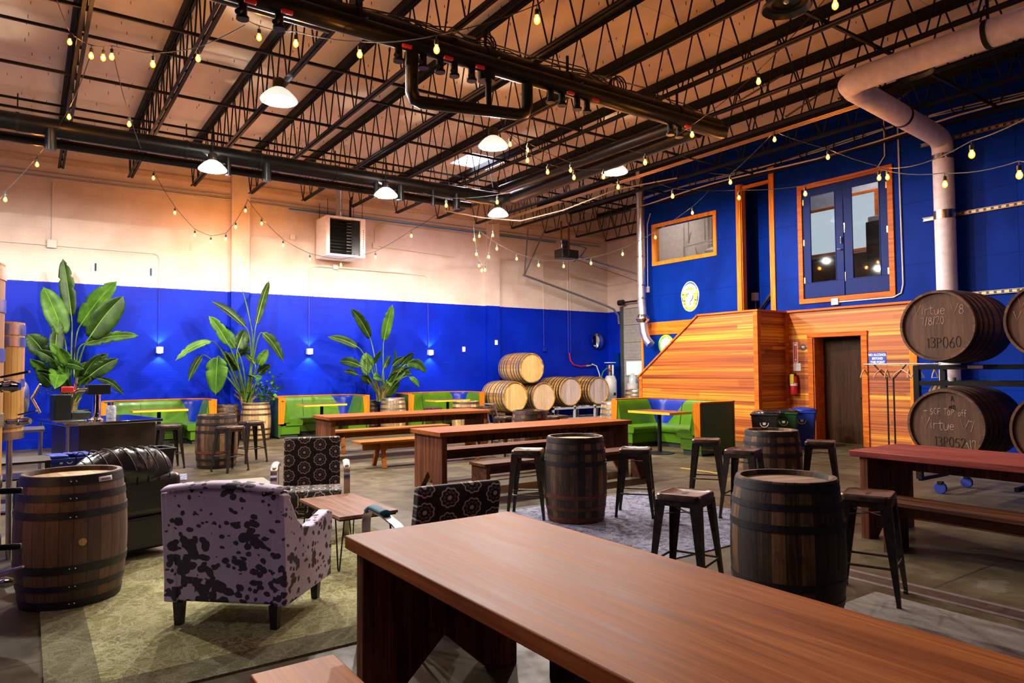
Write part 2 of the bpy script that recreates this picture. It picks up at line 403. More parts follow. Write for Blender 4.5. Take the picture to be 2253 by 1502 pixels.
_b = MB(); screws(_b); tag(_b.build('roof_screw', m_rust0, smooth=False), 'dark screw tips poking down through the cream roof deck', 'screws', kind='stuff')
for i, (x0, x1, y0, y1) in enumerate(SKY):
    m_sky = emit('rooflight_dome', (.80, .74, 1.0), SKY_E*(2.6, 1.2, .5)[i])   # near domes turned down to balance the light they throw
    b = MB()
    t_ = .04
    b.box(x0, x0+t_, y0, y1, ZC, ZC+.45).box(x1-t_, x1, y0, y1, ZC, ZC+.45).box(x0+t_, x1-t_, y0, y0+t_, ZC, ZC+.45).box(x0+t_, x1-t_, y1-t_, y1, ZC, ZC+.45)
    struct('window_%d' % (i+1), b, m_white)
    b = MB(); b.grid(lambda u, v: (x0+(x1-x0)*u, y0+(y1-y0)*v, ZC+.45+.16*math.sin(math.pi*u)*math.sin(math.pi*v)), 8, 8)
    struct('window_pane_%d' % (i+1), b, m_sky)

# office block: blue plywood wall at X=14.3 with openings
# openings (Y0,Y1,Z0,Z1): small window, stair slot, double doors, cedar doorway
def wall_with_holes(b, ya, yb_, za, zb, holes, x0, x1):
    ys = sorted({ya, yb_, *[h[0] for h in holes], *[h[1] for h in holes]})
    zs = sorted({za, zb, *[h[2] for h in holes], *[h[3] for h in holes]})
    for i in range(len(ys)-1):
        j = 0
        while j < len(zs)-1:
            yc = (ys[i]+ys[i+1])/2
            def hole(k): zc = (zs[k]+zs[k+1])/2; return any(h[0] < yc < h[1] and h[2] < zc < h[3] for h in holes)
            if hole(j): j += 1; continue
            k = j
            while k+1 < len(zs)-1 and not hole(k+1): k += 1
            b.box(x0, x1, ys[i], ys[i+1], zs[j], zs[k+1]); j = k+1
HW = (11.50, 13.52, 4.60, 5.56); HS = (9.86, 10.66, 2.93, 6.15); HD = (7.12, 9.02, 3.18, 5.64); HC = (7.74, 8.84, 0, 2.31)
b = MB(); wall_with_holes(b, -6, 14.05, 2.9, ZC, [HW, HS, HD], XO, XO+.15)
b.box(14.0, XO-.0005, -6, 13.5, 6.9, ZC-.0005)
struct('wall_right', b, m_blue, smooth=False)
b = MB(); wall_with_holes(b, 9.5, 14.05, 0, 2.9, [], XO, XO+.15); wall_with_holes(b, -6, 6.7, 0, 2.9, [], XO, XO+.15)
struct('wall_right_lower', b, m_blue, smooth=False)
b = MB(); wall_with_holes(b, 6.7, 9.5, 0, 2.9, [HC], XO, XO+.15); struct('wall_cedar', b, m_cedar, smooth=False)
b = MB(); b.box(XO+.15, XF, 13.9, 14.05, 0, ZC); struct('wall_office_side', b, m_blue)
b = MB(); b.box(XO-.025, XO-.001, 9.47, 14.06, 2.58, 2.93); struct('trim_3', b, m_trimh)
b = MB(); b.box(XO-.03, XO-.001, 14.0, 14.07, 0, 2.58); struct('trim_4', b, m_trim)
b = MB(); b.box(XO-.06, XO-.001, 6.62, 9.56, 2.90, 2.945); struct('trim_5', b, m_trimr)
b = MB(); b.box(XO-.03, XO-.001, 6.64, 6.78, 0, 2.90); struct('trim_6', b, m_trim)
# stair slot: a recess lined with blue board
b = MB()
b.box(XO+.65, XO+.7, 9.75, 11.2, 2.7, ZC).box(XO+.15, XO+.65, 10.9, 10.95, 2.7, ZC).box(XO+.15, XO+.65, 9.70, 9.749, 2.7, ZC).box(XO+.15, XO+.7, 9.75, 11.2, 2.65, 2.7)
struct('wall_stair', b, m_blue)
b = MB(); b.box(XO-.035, XO-.001, 10.66, 10.79, 2.93, 6.15).box(XO+.0, XO+.15, 10.64, 10.659, 2.93, 6.15); struct('trim_7', b, m_trim)
b = MB(); b.box(XO-.035, XO-.001, 9.73, 9.86, 2.93, 6.32).box(XO-.05, XO-.001, 9.71, 9.88, 6.32, 6.36); struct('trim_8', b, m_trim)
b = MB(); b.box(XO+.02, XO+.08, 9.87, 10.63, 6.02, 6.1); struct('trim_9', b, m_trimh)
hr = thing('handrail', 'dark handrail slanting up the blue stair recess', 'handrail', (0, 0, 0))
part('rail', m_black, hr, lambda b: b.bar((XO+.55, 10.75, 2.9), (XO+.55, 9.8, 3.95), .05, .05))
for y_, z_ in ((10.4, 3.27), (9.95, 3.76)): part('bracket', m_black, hr, lambda b: b.bar((XO+.55, y_, z_+.02), (XO+.65, y_, z_-.02), .02))
jb = thing('switch_box', 'grey electrical box on a short pipe in the blue stair recess', 'box', (0, 0, 0))
part('box', m_offwhite, jb, lambda b: b.box(XO+.52, XO+.65, 10.66, 10.80, 3.32, 3.52), bevel=.01)
part('pipe', m_conduitdark, jb, lambda b: b.tube([(XO+.6, 10.73, 2.7), (XO+.6, 10.73, 3.32)], .015))

# window_3: office window with wood frame; a room behind it with glass, bright strip fitting
def frame(b, y0, y1, z0, z1, w, x0, x1):
    b.box(x0, x1, y0-w, y1+w, z1, z1+w).box(x0, x1, y0-w, y1+w, z0-w, z0).box(x0, x1, y0-w, y0, z0, z1).box(x0, x1, y1, y1+w, z0, z1)
b = MB(); frame(b, HW[0], HW[1], HW[2], HW[3], .10, XO-.03, XO-.001); b.box(XO, XO+.15, HW[0], HW[0]+.02, HW[2], HW[3]).box(XO, XO+.15, HW[1]-.02, HW[1], HW[2], HW[3])
struct('window_3', b, m_trim, bevel=.004)
b = MB(); b.box(XO+.05, XO+.06, HW[0]+.02, HW[1]-.02, HW[2], HW[3]); struct('window_pane_3', b, m_glassy)
# office room behind the window and behind the doors
m_room = plain('office_plaster', (.62, .55, .5), .8)
b = MB(); b.box(XO+3.2, XO+3.3, 11, 14.0, 3.9, 6.5).box(XO+.15, XO+3.2, 11.0, 11.05, 3.9, 6.5).box(XO+.15, XO+3.2, 11.05, 14.0, 6.45, 6.5).box(XO+.15, XO+3.2, 11.05, 14, 3.85, 3.9).box(XO+.151, XO+2.6, 13.8, 13.89, 3.9, 6.45); struct('wall_office_room', b, m_room)
# double doors
d2 = bpy.data.objects.new('door_2', None); COL.objects.link(d2); d2['kind'] = 'structure'
fr = MB(); frame(fr, HD[0], HD[1], HD[2], HD[3], .11, XO-.035, XO-.001); fr.build('door_frame', m_trimr, d2, bevel=.004)
m_door = plain('navy_door_paint', (.0006, .014, .13), .55, spec=.15)
ym = (HD[0]+HD[1])/2
for (ya, yb_) in ((HD[0]+.005, ym-.01), (ym+.01, HD[1]-.005)):
    lf = MB()
    gy0, gy1, gz0, gz1 = ya+.17, yb_-.17, HD[2]+.34, HD[3]-.17
    lf.box(XO, XO+.05, ya, yb_, gz1, HD[3]-.01).box(XO, XO+.05, ya, yb_, HD[2]+.01, gz0).box(XO, XO+.05, ya, gy0, gz0, gz1).box(XO, XO+.05, gy1, yb_, gz0, gz1)
    L = lf.build('door_leaf', m_door, d2, bevel=.003)
    part('glass_pane', m_glassy, L, lambda b: b.box(XO+.02, XO+.03, gy0, gy1, gz0, gz1))
    part('glazing_bead', m_door, L, lambda b: frame(b, gy0+.012, gy1-.012, gz0+.012, gz1-.012, .014, XO-.01, XO+.0))
    hy = yb_-.02 if ya > ym else ya+.02
    part('hinge', m_brass, L, lambda b: [b.box(XO-.012, XO-.001, hy-.014, hy+.014, z, z+.13) for z in (HD[2]+.35, HD[2]+1.2, HD[3]-.35)])
part('door_handle', m_chrome, d2, lambda b: b.bar((XO-.03, ym+.05, HD[2]+1.12), (XO-.03, ym+.05, HD[2]+1.27), .02).tube([(XO-.001, ym+.05, HD[2]+1.0), (XO-.06, ym+.05, HD[2]+1.0), (XO-.07, ym+.12, HD[2]+1.0)], .011))
part('latch', m_chrome, d2, lambda b: b.box(XO-.012, XO-.001, ym-.03, ym-.012, HD[2]+1.35, HD[2]+1.55).box(XO-.012, XO-.001, ym-.03, ym-.012, HD[2]+.3, HD[2]+.5))
# the upstairs room seen through the doors: pale wall with a dark framed inner window, warm boarded dado
ur = MB()
ur.box(XO+.95, XO+1.0, 5.5, 9.65, 3.0, 6.35); ur.box(XO+.15, XO+1.0, 5.45, 5.5, 3.0, 6.4); ur.box(XO+.15, XO+1.0, 5.5, 9.69, 6.35, 6.4); ur.box(XO+.15, XO+1.0, 5.5, 9.69, 2.95, 3.0); ur.box(XO+.15, XO+1.0, 9.65, 9.69, 3.0, 6.35)
struct('wall_upstairs_room', ur, plain('pale_room_paint', (.62, .68, .66), .8))
b = MB(); b.box(XO+.91, XO+.949, 5.51, 9.64, 3.0, 4.2); struct('trim_10', b, m_doorw)
iw = thing('inner_window', 'framed window with a dark wooden surround inside the upstairs room', 'window', (0, 0, 0))
part('window_frame', m_trimr, iw, lambda b: (frame(b, 8.72, 9.5, 4.30, 5.3, .06, XO+.90, XO+.949), frame(b, 7.86, 8.45, 4.30, 5.5, .06, XO+.90, XO+.949)))
m_pl = emit('daylit_inner_pane', (.66, .80, .90), .8)
part('glass_pane', m_pl, iw, lambda b: b.box(XO+.93, XO+.94, 8.72, 9.5, 4.30, 5.3).box(XO+.93, XO+.94, 7.86, 8.45, 4.30, 5.5))
cl = thing('ceiling_strip_lamp', 'lit strip lamp upstairs behind the blue double doors', 'lamp', (XO+.55, 7.6, 6.3))
part('tube', emit('office_lamp', (1, .92, .84), 60), cl, lambda b: b.box(-.08, .08, -.5, .5, -.02, .02))
part('housing', m_white, cl, lambda b: b.box(-.1, .1, -.55, .55, .021, .05))
cl2 = dup(cl, (XO+1.4, 12.6, 6.38), 0, 'lit strip lamp inside the small framed office window')
cl.rotation_euler = (0, 0, 0)
pc = thing('dark_cabinet', 'dark cabinet standing upstairs behind the right-hand glass door leaf', 'cabinet', (XO+.62, 7.55, 3.001))
part('body', m_black, pc, lambda b: b.box(-.22, .22, -.26, .26, 0, 1.75), bevel=.02)
part('monitor', plain('grey_screen', (.3, .3, .32), .4), pc, lambda b: b.box(-.2, .15, -.22, .22, 1.751, 1.86), bevel=.02)
cr = thing('ceiling_track', 'white pipe track on brackets seen through the small office window', 'pipe rack', (XO+1.5, 12.5, 5.35))
part('rail', m_white, cr, lambda b: b.bar((0, -1.2, 0), (0, 1.3, -.15), .03).bar((.5, -1.2, .05), (.5, 1.3, -.1), .03).bar((-.2, -.6, .1), (.8, .8, .12), .03))
for y in (-.9, -.2, .5, 1.1): part('bracket', m_conduitdark, cr, lambda b: b.bar((.0, y, .6), (0, y, -.05), .02).bar((0, y, -.05), (.5, y+.3, .5), .02))
pd = thing('pendant_lamp', 'round white pendant lamp hanging behind the small office window', 'lamp', (XO+1.0, 12.35, 4.85))
part('shade', m_white, pd, lambda b: b.lathe([(.02, .1), (.1, .07), (.22, 0), (.22, -.015), (.0, -.01)], 20))
part('rod', m_black, pd, lambda b: b.tube([(0, 0, .1), (0, 0, .9)], .008, 6))

# door_1: boarded door in the cedar wall, set back
d1 = bpy.data.objects.new('door_1', None); COL.objects.link(d1); d1['kind'] = 'structure'
part('door_frame', m_trimr, d1, lambda b: (b.box(XO-.03, XO-.001, HC[0]-.12, HC[0], 0, HC[3]), b.box(XO-.03, XO-.001, HC[1], HC[1]+.12, 0, HC[3]), b.box(XO-.035, XO-.001, HC[0]-.13, HC[1]+.13, HC[3], HC[3]+.10), b.box(XO, XO+.4, HC[1]-.025, HC[1], 0, HC[3]), b.box(XO, XO+.4, HC[0], HC[0]+.025, 0, HC[3])), bevel=.004)
part('door_leaf', m_doorw, d1, lambda b: (b.box(XO+.33, XO+.39, HC[0]+.03, HC[0]+.62, 0, HC[3]-.01), b.box(XO+.36, XO+.42, HC[0]+.62, HC[1]-.03, 0, HC[3]-.01), b.box(XO+.15, XO+.4, HC[0]+.03, HC[1]-.03, HC[3], HC[3]+.02)), bevel=.003)
part('door_handle', m_black, d1, lambda b: b.sphere((XO+.29, HC[0]+.18, 1.0), .035))

# stair enclosure with sloping cap, clad in cedar: plane X=13.2, Y 9.52..13.10
XS = 13.2
sb = MB()
poly = [(9.52, 0), (13.08, 0), (13.08, 1.46), (11.13, 2.90), (9.52, 2.90)]
M = frame_M((XS+.08, 0, 0), (0, 1, 0), (0, 0, 1))   # local x->Y, y->Z, z->X
sb.prism(poly, -.08, .0, M)
o = sb.build('wall_stair_front', m_cedar, smooth=False); o['kind'] = 'structure'
sb = MB(); sb.box(XS+.081, XO-.001, 9.52, 9.58, 0, 2.90); struct('wall_stair_end', sb, m_cedarx)
sb = MB(); sb.box(XS-.015, XS+.10, 9.46, 9.519, 0, 2.9).box(XS-.02, XS-.001, 9.46, 9.57, 0, 2.9); struct('trim_11', sb, m_trimr)
sb = MB(); sb.box(XS-.02, XS-.001, 13.0, 13.1, 0, 1.45); struct('trim_12', sb, m_trimr)
sb = MB()
sb.box(XS-.04, XS+.13, 9.44, 11.14, 2.901, 2.94)
sb.bar((XS+.045, 11.12, 2.925), (XS+.045, 13.16, 1.415), .17, .04)
sb.box(XS+.13, XO-.061, 9.44, 9.61, 2.901, 2.94)
struct('trim_13', sb, m_trimr)
sb = MB(); sb.box(XO-.03, XO-.001, 9.43, 9.515, 0, 2.9); struct('trim_14', sb, m_trimr)

# roller door in the far wall, raised sections with a glazed row
gd = bpy.data.objects.new('door_3', None); COL.objects.link(gd); gd['kind'] = 'structure'
m_gdoor = plain('grey_door_panel', (.36, .34, .30), .5)
m_day = emit('daylight_outside', (.72, .85, 1), 2.2)
z = .02
hs = [.62, .62, .13, .66, .62, .57, .48]
rows = [(0, .66), (.67, 1.38), (1.39, 1.95), (1.96, 2.55), (2.56, 3.15), (3.16, 3.74)]
for i, (z0, z1) in enumerate(rows):
    q = MB()
    if i == 2:
        q.box(XF+.0, XF+.05, 14.56, 17.61, z0, z0+.05).box(XF+.0, XF+.05, 14.56, 17.61, z1-.05, z1)
        for y in (14.56, 15.5, 16.5, 17.5): q.box(XF, XF+.05, y, y+.11, z0+.05, z1-.05)
        s_ = q.build('door_section', m_gdoor, gd)
        for y in (14.67, 15.61, 16.61): part('glass_pane', m_day, s_, lambda b: b.box(XF+.02, XF+.03, y, y+.89, z0+.05, z1-.05))
    else:
        q.box(XF+.0, XF+.05, 14.56, 17.61, z0, z1)
        for k in range(1, 5): q.box(XF-.008, XF+.0, 14.56, 17.61, z0+(z1-z0)*k/5-.05, z0+(z1-z0)*k/5-.03)
        q.build('door_section', m_gdoor, gd, bevel=.006)
b = MB(); b.box(XF-.06, XF-.001, 17.6, 17.72, 0, 3.8).box(XF-.1, XF-.061, 17.62, 17.68, 0, 3.8); struct('trim_15', b, plain('rail_steel', (.12, .13, .13), .4, .6))
b = MB(); b.box(XF-.16, XF-.101, 17.72, 17.9, 0, 2.2).box(XF-.05, XF-.001, 17.73, 18.1, 0, 2.2); struct('trim_16', b, m_blue)
# ------------------------------------------------------------------ roof steel
m_joistp = m_joist
JX = [.53+1.339*i for i in range(13)]
def joist(x, y0, y1, label, phase=0.):
    o = thing('bar_joist', label, 'roof joist', (x, 0, 0), 0, 'bar joists under the roof deck')
    zb, zt = 6.12, 7.02
    part('top_chord', m_joist, o, lambda b: (b.box(-.07, -.012, y0, y1, zt, zt+.012), b.box(.012, .07, y0, y1, zt, zt+.012), b.box(-.018, -.012, y0, y1, zt-.05, zt), b.box(.012, .018, y0, y1, zt-.05, zt), b.box(-.06, .06, y0, y1, zt+.012, ZC-.001)))
    part('bottom_chord', m_joist, o, lambda b: (b.box(-.06, -.014, y0+.3, y1-.35, zb, zb+.01), b.box(.014, .06, y0+.3, y1-.35, zb, zb+.01), b.box(-.02, -.014, y0+.3, y1-.35, zb+.01, zb+.05), b.box(.014, .02, y0+.3, y1-.35, zb+.01, zb+.05)))
    def web(b):
        y = y1-.35; p = .62
        pts = [(0, y1-.02, zt-.03), (0, y, zb+.03)]
        while y-p > y0+.2:
            pts += [(0, y-p*.44, zt-.06), (0, y-p*.5, zt-.02), (0, y-p*.56, zt-.06), (0, y-p*.94, zb+.06), (0, y-p, zb+.03)]
            if True:
                pts += [(0, y-p*1.06, zb+.06)]
            y -= p
        b.tube(pts, .013, 6)
    part('web_rod', m_joist, o, web)
    return o
where = ['leftmost roof joist, seen end-on at the upper left of the hall', 'roof joist next to the leftmost one, above the near left lamp string', 'roof joist over the nearest lit lamp at the left', 'roof joist just right of the nearest lit lamp', 'roof joist ending at the wall left of the hanging heater', 'roof joist ending directly above the hanging heater', 'roof joist ending just right of the hanging heater', 'roof joist left of the rooflight opening', 'roof joist along the left edge of the rooflight', 'roof joist along the right edge of the rooflight', 'roof joist running over the right end of the pipework near the office wall', 'short roof joist above the door opener motor', 'short roof joist nearest the far corner of the hall']
for i, x in enumerate(JX):
    joist(x, -3.0 if x < XO-.1 else 14.1, YB-.02, where[i])
def bridging(y, z0, x0, x1, label, cross=False):
    o = thing('bridging_angle', label, 'roof brace', (0, 0, 0), 0, 'angle braces across the roof joists')
    part('angle', m_joist, o, lambda b: (b.box(x0, x1, y-.02, y+.02, z0, z0+.006), b.box(x0, x1, y-.02, y-.014, z0+.006, z0+.04)))
bridging(14.5, 6.18, -3, XO-.1, 'thin lower brace crossing the joists beyond the far black pipe')
bridging(12.4, 6.18, -3, XO-.1, 'thin lower brace crossing the joists just before the far black pipe')
bridging(10.0, 6.18, -3, XO-.1, 'thin lower brace crossing the joists mid-hall')
bridging(5.0, 6.18, -3, XO-.1, 'thin lower brace crossing the joists near the white duct')
bridging(16.4, 6.96, -3, XF-.1, 'upper brace nearest the block wall')
bridging(12.7, 6.96, -3, XO-.1, 'upper brace crossing the joists above the far black pipe')
for k, (x, ya, yc) in enumerate(((JX[7], 6.2, 10.2), (JX[8], 5.2, 9.0), (JX[7], 2.6, 8.2))):
    o = thing('cross_brace', ['slanting brace rod beside the near black pipe', 'slanting brace rod above the small office window', 'slanting brace rod near the white duct elbow'][k], 'roof brace')
    part('rod', m_lightjoist if k == 2 else m_conduitdark, o, lambda b: b.bar((x, ya+1.2, 6.2), (x+1.34, ya+1.2, 7.0), .03).bar((x+1.34, ya+1.2, 6.2), (x+2.68, ya+1.2, 7.0), .03))

# pipework ------------------------------------------------------------
m_pipe = plain('black_insulated_pipe', (.0045, .005, .005), .36, .0, var=.3, spec=.22)
def valve(b_, p, par, red):
    part('valve', m_pipe, par, lambda b: (b.tube([(p[0], p[1], p[2]-.12), (p[0], p[1], p[2]-.30)], .045, 10), b.tube([(p[0], p[1], p[2]-.22), (p[0]-.07, p[1]-.08, p[2]-.30)], .03, 8), b.lathe([(.0, 0), (.065, 0), (.065, .03), (0, .03)], 12, tr(p[0], p[1], p[2]-.33))))
    if red: part('valve_handle', m_red, par, lambda b: b.box(p[0]-.02, p[0]+.10, p[1]-.16, p[1]-.12, p[2]-.21, p[2]-.17), bevel=.01)
fp = thing('far_pipe_run', 'long black pipe pair crossing the hall in front of the white block wall', 'pipe')
part('supply_pipe', m_pipe, fp, lambda b: b.tube([(-4, 13.6, 5.68), (9.0, 13.6, 5.68)], .155, 16))
part('return_pipe', m_pipe, fp, lambda b: b.tube([(-4, 14.05, 5.55), (8.6, 14.05, 5.55)], .085, 12))
for x in (-.2, 2.3, 3.6, 5.1, 6.4, 8.2):
    part('pipe_hanger', m_black, fp, lambda b: (b.bar((x, 13.6, 5.9), (x, 13.6, 6.15), .02), b.lathe([(.157, -.025), (.166, -.025), (.166, .025), (.157, .025)], 16, tr(x, 13.6, 5.68) @ rot('Y', R(90)), closed=True)))
for i, x in enumerate((.25, 3.0, 3.7, 5.95, 6.5, 7.3, 7.9)):
    part('hanging_stub', m_pipe, fp, lambda b: b.tube([(x, 13.5, 5.62), (x, 13.5, 5.28)], .05 if i % 2 else .085, 10))
part('elbow', m_pipe, fp, lambda b: b.tube([(8.9, 13.6, 5.68), (9.12, 13.58, 5.68), (9.25, 13.47, 5.68), (9.3, 13.25, 5.68)], .158, 16))
cp = thing('link_pipe_run', 'black pipe pair running from the far corner elbow towards the office wall', 'pipe')
part('supply_pipe', m_pipe, cp, lambda b: b.tube([(9.3, 13.24, 5.68), (9.46, 7.9, 5.78)], .15, 16))
part('return_pipe', m_pipe, cp, lambda b: b.tube([(8.93, 13.2, 5.80), (9.05, 7.9, 5.80)], .11, 14))
for y in (12.2, 10.6, 9.0):
    part('pipe_hanger', m_black, cp, lambda b: b.bar((9.4, y, 5.9), (9.4, y, 6.15), .02).bar((8.9, y, 5.95), (9.5, y, 5.95), .03))
np_ = thing('near_pipe_run', 'big black pipe pair with red-handled valves crossing overhead at the top', 'pipe')
part('supply_pipe', m_pipe, np_, lambda b: b.tube([(-2, 7.6, 5.76), (9.55, 7.6, 5.76), (9.62, 7.62, 5.76)], .135, 18))
part('return_pipe', m_pipe, np_, lambda b: b.tube([(-2, 7.3, 5.52), (9.2, 7.3, 5.52), (9.35, 7.3, 5.54)], .11, 16))
part('upper_pipe', m_pipe, np_, lambda b: b.tube([(-2, 7.95, 5.80), (2.9, 7.95, 5.80)], .11, 14))
for x in (1.3, 3.1, 4.9, 6.3, 8.6):
    part('pipe_hanger', m_black, np_, lambda b: (b.bar((x, 7.6, 5.88), (x, 7.6, 6.15), .03), b.bar((x, 7.25, 5.66), (x, 7.7, 5.66), .03), b.lathe([(.137, -.03), (.15, -.03), (.15, .03), (.137, .03)], 18, tr(x, 7.6, 5.76) @ rot('Y', R(90)), closed=True)))
for i, (x, rd) in enumerate(((1.75, 1), (2.12, 1), (3.5, 1), (3.82, 0), (4.05, 1), (4.25, 0), (4.5, 1), (5.75, 0), (5.95, 1), (6.22, 0), (6.4, 1), (8.1, 0), (8.3, 1))):
    valve(None, (x, 7.3, 5.58), np_, rd)
part('drop_loop', m_pipe, np_, lambda b: b.tube([(3.67, 7.3, 5.5), (3.67, 7.3, 4.92), (3.70, 7.3, 4.85), (3.78, 7.3, 4.83), (5.2, 7.3, 4.98), (5.32, 7.3, 5.02), (5.36, 7.3, 5.12), (5.36, 7.3, 5.5)], .075, 12))
part('branch', m_pipe, np_, lambda b: b.tube([(4.75, 7.3, 5.4), (4.75, 7.3, 5.1), (4.75, 7.3, 4.95)], .04, 10).lathe([(0, 0), (.11, 0), (.11, .12), (0, .12)], 14, tr(4.72, 7.3, 5.3)))
cw = thing('cable_bundle', 'loose black and white cables looped along the top of the near black pipe', 'cable')
def bundle(b):
    for k in range(6):
        pts = []; x = .8+rnd.random(); 
        while x < 9.6: pts.append((x, 7.75+.12*rnd.uniform(-1, 1), 6.0+.10*rnd.uniform(-1, 1))); x += .55
        b.tube(pts, .009, 5)
part('cable', m_cable, cw, bundle)
for x in (3.05, 4.95, 7.35, 8.05): part('cable_coil', m_cable, cw, lambda b: [b.tube([(x+.13*math.cos(a/16*6.283+j), 7.62+.05*j, 5.98+.13*math.sin(a/16*6.283+j)) for a in range(16)], .012, 5, closed=True) for j in range(3)])
part('pale_cable', m_conduitdark, cw, lambda b: b.tube([(4.5, 7.8, 6.1), (6.2, 7.75, 6.06), (8.0, 7.7, 6.1)], .012, 5))
# conduits along the joists
gc = thing('brass_conduits', 'three yellowish conduits running together along a joist near the rooflight', 'conduit')
part('conduit', m_brass, gc, lambda b: [b.tube([(JX[8]+.5+.07*k, 6.2, 6.2), (JX[8]+.5+.07*k, YB-.3, 6.2)], .012, 6) for k in range(3)])
oc = thing('office_cables', 'grey cables clipped in front of the blue office wall under the roof', 'cable')
def wavy(z0, x0, k): return [(x0+.02*math.sin(y*1.7+k), y, z0+.05*math.sin(y*1.1+k)) for y in [14-.7*i for i in range(22)]]
part('cable', m_conduitdark, oc, lambda b: [b.tube(wavy(6.35, XO-.35, k), .016, 5) for k in range(2)])
part('support_rail', m_black, oc, lambda b: b.bar((XO-.3, 13.9, 6.62), (XO-.3, 0, 6.62), .035))
part('pale_cable', m_conduit, oc, lambda b: b.tube(wavy(6.18, XO-.42, 2.), .018, 5))
fc = thing('drooping_cable', 'pale cable drooping below the joists near the lamp beside the far corner', 'cable')
part('cable', m_conduit, fc, lambda b: b.tube([(8.2, 14.6, 5.5), (9.0, 14.2, 5.35), (9.9, 13.8, 5.3), (10.6, 13.0, 5.5), (11.4, 12.0, 5.9), (12.4, 11, 6.1)], .016, 6))
wc = thing('wall_rail', 'long dark conduit pair running along the block wall beneath the joist ends', 'conduit')
part('conduit', m_conduitdark, wc, lambda b: (b.tube([(-4, YB-.07, 5.98), (16.6, YB-.07, 5.98)], .02, 8), b.tube([(-4, YB-.06, 6.08), (16.6, YB-.06, 6.08)], .014, 8)))
part('blue_hose', m_bluepipe, wc, lambda b: b.tube([(5.6, YB-.1, 5.93), (12, YB-.1, 5.92), (15.6, YB-.1, 5.92), (15.9, YB-.15, 5.85), (15.6, YB-.3, 5.6), (15.2, YB-.3, 5.3)], .02, 8))
part('ledger', plain('cream_ledger', (.5, .36, .25), .7), wc, lambda b: b.box(-4, 16.9, YB-.05, YB-.001, 6.30, 6.42))

# wall conduits --------------------------------------------------------
def conduit(label, pts, r=.014, m=None, boxes=(), cat='conduit'):
    o = thing('wall_conduit', label, cat)
    part('pipe', m or m_conduit, o, lambda b: b.tube(pts, r, 6))
    for (x, y, z, s) in boxes: part('junction_box', m or m_conduit, o, lambda b: b.box(x-s, x+s, y-.05, y, z-s, z+s), bevel=.006)
    return o
y = YB-.02
def cm(x0, z0, x1, z1, x2, z2):  # along then down with a rounded corner
    c = .12; sx = 1 if x1 > x0 else -1
    return [(x0, y, z0), (x1-sx*c, y, z1), (x1-sx*c*.3, y, z1-c*.3), (x1, y, z1-c), (x2, y, z2)]
conduit('pale conduit from the left edge bending down to the leftmost wall lamp', cm(-3, 4.47, 2.55, 4.47, 2.55, 2.26), boxes=((.40, y, 4.5, .09),))
conduit('pale conduit running up the block wall at the far left', [(.40, y, 4.6), (.40, y, 5.9)])
conduit('pale conduit looping from the pilaster to the hanging heater', [(4.64, y, 2.5), (4.64, y, 5.08), (4.7, y, 5.15), (5.9, y, 5.2)], boxes=((5.72, y, 5.2, .07),))
conduit('pale conduit dropping to the middle wall lamp', cm(9.0, 4.47, 6.18, 4.47, 6.18, 2.28), boxes=((6.9, y, 4.5, .07),))
conduit('pale conduit dropping to the rightmost wall lamp', cm(6.4, 4.47, 9.75, 4.47, 9.78, 2.28))
conduit('pale conduit right of the heater going down to a small box', [(8.5, y, 5.9), (8.3, y, 5.85), (8.07, y, 5.7), (8.07, y, 5.25), (8.2, y, 5.2), (10.7, y, 5.1)], boxes=((8.07, y, 5.2, .08),))
conduit('pale conduit dropping to a small box left of the stacked barrels', cm(12.4, 5.2, 14.1, 5.2, 14.1, 2.4), boxes=((14.1, y, 2.3, .06),))
conduit('pair of thin pipes dropping beside the convex mirror', [(15.15, y, 5.6), (15.15, y, 2.2)], r=.02)
conduit('short pipe on the far wall above the red hose', [(15.25, y, 5.6), (15.25, y, 2.2)], r=.014)
for xx, zz, lb in ((11.0, 2.28, 'small pale wall box between the last wall lamp and the pilaster'), (12.1, 2.5, 'tiny pale switch on the right pilaster')):
    sw = thing('wall_switch', lb, 'switch'); yy = YB-.001 if xx < 11.5 else YB-.151
    part('plate', m_offwhite, sw, lambda b: b.box(xx-.05, xx+.05, yy-.04, yy, zz-.08, zz+.08), bevel=.01)
for i, (px, pz) in enumerate(((1.22, 4.05), (2.35, 4.02))):
    v = thing('wall_vent', ['left of two small slotted brackets on the upper white wall', 'right of two small slotted brackets on the upper white wall'][i], 'bracket')
    part('plate', m_offwhite, v, lambda b: b.box(px-.06, px+.06, YB-.02, YB-.001, pz-.12, pz+.12)); part('slot', m_black, v, lambda b: b.box(px-.0, px+.04, YB-.03, YB-.021, pz-.09, pz+.09))

